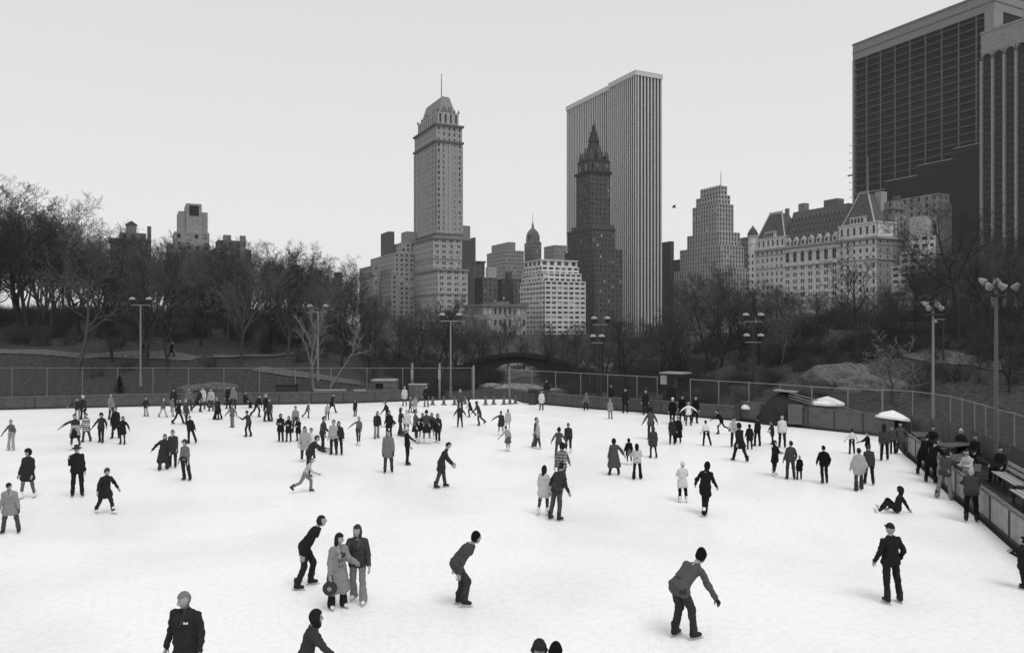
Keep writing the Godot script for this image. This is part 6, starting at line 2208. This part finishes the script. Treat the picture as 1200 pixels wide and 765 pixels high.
	person(715.5, 491, 467, 170, "stand", "coat", 0.24, "trousers", 0.2, "bald", 0.03, 0.0, "figure in pale grey coat and trousers backed against the barrier")
	for q in [[716, 478, 457, "dark onlooker behind the barrier beside the pale grey coat"], [733, 484, 459, "man in dark overcoat by the barrier, nearer the bins"], [757, 486, 459, "dark broad onlooker at the barrier bench"]]:
		person(q[0], q[1], q[2], 190, "stand", "coat", 0.02, "trousers", 0.02, "short", 0.04, 0.0, q[3], {"H": 1.72, "shoes": true, "group": "onlookers"})
	person(720, 557, 513, 340, "right_arm", "long", 0.08, "trousers", 0.02, "hood", 0.015, 0.0, "hooded skater in long grey coat holding hands with a child", {"aro": 42, "la": 10, "ra": 10})
	person(738, 545, 511, 350, "stand", "coat", 0.012, "skirt", 0.1, "hood", 0.012, 0.9, "small dark-clad child between the grey coat and the white waistband", {"H": 1.15})
	person(747, 562, 519, 0, "stand", "jacket", 0.5, "flares", 0.015, "long", 0.012, 0.0, "skater with white top under long black hair and black trousers", {"la": 7, "ra": 7, "arf": 30, "are": 60, "alf": 30, "ale": 60})
	person(763, 515, 486, 350, "half", "jacket", 0.08, "trousers", 0.03, "curly", 0.015, 0.0, "skater in grey with a dark round head and slim bag strap", {"H": 1.68})
	person(766, 537, 507, 345, "stand", "coat", 0.05, "tights", 0.02, "long", 0.05, 0.0, "skirted skater in flared dark cape near the grey one", {"H": 1.45, "fat": 1.15})
	person(788, 521, 489, 180, "stand", "coat", 0.03, "trousers", 0.015, "short", 0.03, 0.0, "black-coated skater with open collar, one of two", {"collar": 0.5})
	person(795, 519, 487, 200, "stand", "long", 0.015, "trousers", 0.015, "short", 0.015, 0.0, "black-coated skater in longer coat, one of two")
	person(788, 497, 469, 180, "stand", "coat", 0.012, "trousers", 0.012, "hat", 0.7, 0.0, "dark figure with a broad white hat above the two black coats", {"H": 1.62})
	person(807, 499, 474, 180, "arms", "jacket", 0.75, "tights", 0.015, "bald", 0.02, 0.0, "child in white top spreading both arms", {"H": 1.45})
	person(800, 494, 468, 200, "stand", "coat", 0.012, "trousers", 0.012, "short", 0.012, 0.0, "black figure just behind the child with spread arms", {"H": 1.66})
	person(814, 496, 468, 170, "stand", "coat", 0.012, "trousers", 0.012, "short", 0.02, 0.0, "black figure beside the guard booth and the spread arms", {"H": 1.7})
	person(829, 523, 492, 0, "apart", "sweater", 0.7, "trousers", 0.012, "short", 0.02, 0.0, "skater in white pullover and black trousers, legs apart", {"la": 4, "ra": 16})
	person(842, 509, 490, 270, "run", "sweater", 0.012, "tights", 0.012, "short", 0.012, 0.0, "slight black figure bent in a fast stride", {"H": 1.5})
	person(801, 589, 541, 0, "stand", "coat", 0.62, "trousers", 0.012, "beanie", 0.6, 0.9, "person wrapped in a long white coat seen from behind", {"arf": 30, "are": 60, "alf": 30, "ale": 60, "aio": -20})
	person(826, 603, 551, 40, "stride", "coat", 0.014, "flares", 0.014, "hood", 0.012, 0.9, "black-clad skater striding beside the long white coat", {"H": 1.72, "alo": 30, "ale": 60, "lean": 14})
	person(861, 524, 493, 200, "lean_wall", "jacket", 0.5, "trousers", 0.02, "short", 0.015, 0.0, "pale-jacketed skater tangled with a dark one", {"H": 1.6})
	person(868, 541, 494, 340, "stride", "coat", 0.02, "trousers", 0.02, "curly", 0.015, 0.0, "tall dark skater in front of the pale jacket", {"H": 1.74})
	person(879, 527, 497, 10, "stand", "coat", 0.014, "trousers", 0.02, "hood", 0.014, 0.0, "dark hooded child hand in hand with a slim one")
	person(888, 523, 496, 340, "stand", "sweater", 0.014, "trousers", 0.014, "short", 0.014, 0.0, "slim black figure hand in hand with a hooded child", {"H": 1.5})
	person(902, 494, 475, 250, "reach", "jacket", 0.6, "trousers", 0.5, "beanie", 0.7, 0.9, "small figure all in white at the barrier's end", {"H": 1.35})
	person(906, 521, 493, 300, "left_arm", "coat", 0.03, "trousers", 0.02, "short", 0.02, 0.0, "dark figure pointing beside the white jacket")
	person(917, 525, 493, 20, "stand", "jacket", 0.62, "trousers", 0.014, "bald", 0.5, 0.0, "person in white jacket with black trousers near the tarpaulin stand", {"hp": 40, "lean": 12, "H": 1.6})
	person(907, 557, 515, 150, "front", "coat", 0.014, "tights", 0.02, "long", 0.014, 0.9, "girl in black belted coat and white skates")
	person(927, 562, 516, 0, "half", "jacket", 0.06, "trousers", 0.04, "short", 0.02, 0.0, "man in dark grey holding a small child's hand", {"alo": 18, "aro": 22})
	person(937, 562, 535, 0, "stand", "coat", 0.012, "trousers", 0.014, "short", 0.3, 0.0, "small child in black beside the dark grey man", {"H": 0.95})
	person(967, 567, 522, 0, "pockets", "jacket", 0.012, "trousers", 0.014, "short", 0.012, 0.0, "lone figure in puffy black jacket skating away", {"fat": 1.2})
	person(999, 532, 502, 0, "half", "sweater", 0.7, "trousers", 0.014, "short", 0.014, 0.0, "slim skater in white pullover near the domed umbrella")
	person(1020, 540, 511, 270, "reach", "jacket", 0.012, "trousers", 0.014, "short", 0.014, 0.0, "dark figure stretching an arm behind the pale cape", {"H": 1.3})
	person(1007, 575, 524, 0, "apart", "cape", 0.36, "flares", 0.05, "short", 0.014, 0.0, "skater in a pale grey cape and dark trousers", {"la": 6, "ra": 6})
	person(1019, 568, 520, 10, "stand", "jacket", 0.05, "trousers", 0.014, "short", 0.06, 0.0, "dark-jacketed companion behind the pale cape", {"fat": 1.1})
	person(1037, 540, 496, 20, "stand", "jacket", 0.06, "trousers", 0.014, "long", 0.02, 0.0, "tall long-haired figure under the domed umbrella")
	person(1047, 532, 499, 180, "stand", "jacket", 0.07, "trousers", 0.014, "short", 0.04, 0.0, "middle figure of the group under the domed umbrella")
	person(1056, 532, 494, 200, "half", "coat", 0.08, "trousers", 0.06, "short", 0.03, 0.0, "figure with raised elbow beside the domed umbrella")
	# --- at the slanting barrier
	person(1081, 557, 516, 60, "lean_wall", "coat", 0.012, "trousers", 0.012, "short", 0.02, 0.0, "black-clad skater bracing against the slanting barrier, farther one", {"H": 1.7})
	person(1091, 566, 521, 60, "lean_wall", "coat", 0.012, "trousers", 0.012, "short", 0.03, 0.0, "black-clad skater leaning over the slanting barrier", {"H": 1.72})
	person(1107, 585, 529, 50, "lean_wall", "jacket", 0.055, "flares", 0.2, "short", 0.02, 0.0, "skater in grey jacket and pale trousers leaning on the barrier", {"H": 1.72, "la": 9, "ra": 9})
	person(1139, 612, 556, 30, "lean_wall", "jacket", 0.045, "trousers", 0.012, "bald", 0.02, 0.0, "broad dark-jacketed man bending over the barrier, back to camera", {"H": 1.74, "fat": 1.2, "hp": 40, "lean": 34})
	person(1125, 590, 532, 250, "front", "jacket", 0.5, "trousers", 0.1, "short", 0.02, 0.0, "person in pale jacket behind the slanting barrier", {"at": Vector3(15.9, 0.0, -26.7), "H": 1.66, "shoes": true, "group": "onlookers"})
	for q in [[19.4, -35.3, 220.0, "dark onlooker seated at the terrace table nearest the umbrella"], [20.0, -34.2, 200.0, "dark seated onlooker with pale cap on the terrace", 0.5], [19.6, -32.4, 250.0, "dark seated onlooker beside the grey fence panels"], [18.6, -29.2, 240.0, "dark seated onlooker by the pale terrace bench"]]:
		person(0, 0, 0, q[2], "sit", "coat", 0.02, "trousers", 0.02, "beanie" if q.size() > 4 else "short", 0.5 if q.size() > 4 else 0.02, 0.0, q[3], {"at": Vector3(q[0], 0, q[1]), "H": 1.68, "py": 0.6, "shoes": true, "group": "onlookers"})
	# --- beyond the fence
	var hp := land_at(168, 420)
	person(0, 0, 0, 200, "stand", "coat", 0.03, "trousers", 0.03, "short", 0.1, 0.0, "walker in dark coat under the globe lamps on the bank path", {"at": hp, "H": 1.72, "shoes": true, "group": "walkers on the paths"})
	person(0, 0, 0, 180, "stand", "coat", 0.05, "trousers", 0.04, "beanie", 0.3, 0.0, "walker with pale hat beside the lamp pole on the bank path", {"at": hp + Vector3(0.45, 0, 0.3), "H": 1.66, "shoes": true, "group": "walkers on the paths"})
	person(0, 0, 0, 90, "stride", "coat", 0.02, "trousers", 0.02, "short", 0.03, 0.0, "dark walker alone on the bank path", {"at": land_at(200, 421), "H": 1.7, "shoes": true, "group": "walkers on the paths"})
	person(0, 0, 0, 180, "stand", "coat", 0.02, "trousers", 0.02, "short", 0.03, 0.0, "dark figure watching from beyond the barrier below the bridge", {"at": Vector3(2.75, 0, -61.0), "H": 1.7, "shoes": true, "group": "onlookers"})
	# bags carried
	for q in [[ice_at(390, 712) + Vector3(0, 0.5, 0.28), 0.15, "round dark handbag with a pale clasp against the trench coat"], [ice_at(246, 492) + Vector3(0, 0.95, 0.1), 0.2, "round dark bag held by the close couple"]]:
		var o := thing("round_bag", q[2], "bag", q[0])
		var b := MB.new()
		b.lathe(Vector3.ZERO, [[0.01, -0.05], [q[1] * 0.9, -0.045], [q[1], -0.02], [q[1], 0.02], [q[1] * 0.9, 0.045], [0.01, 0.05]], 18)
		put("body", b.mesh(), cloth(0.05), o, Vector3.ZERO, Basis(Vector3.RIGHT, PI / 2))
		b = MB.new()
		b.lathe(Vector3.ZERO, [[0.045, 0.05], [0.04, 0.058], [0.01, 0.06]], 12)
		put("clasp", b.mesh(), M.pale_steel, o, Vector3.ZERO, Basis(Vector3.RIGHT, PI / 2))
		b = MB.new()
		b.tube(PackedVector3Array([Vector3(-0.06, q[1] * 0.9, 0), Vector3(-0.05, q[1] + 0.12, 0), Vector3(0.05, q[1] + 0.12, 0), Vector3(0.06, q[1] * 0.9, 0)]), PackedFloat32Array([0.008, 0.008, 0.008, 0.008]), 6)
		part("strap", b, M.black, o)

func _ready() -> void:
	make_materials()
	make_view()
	make_ground()
	make_city()
	make_trees()
	make_surroundings()
	make_people()
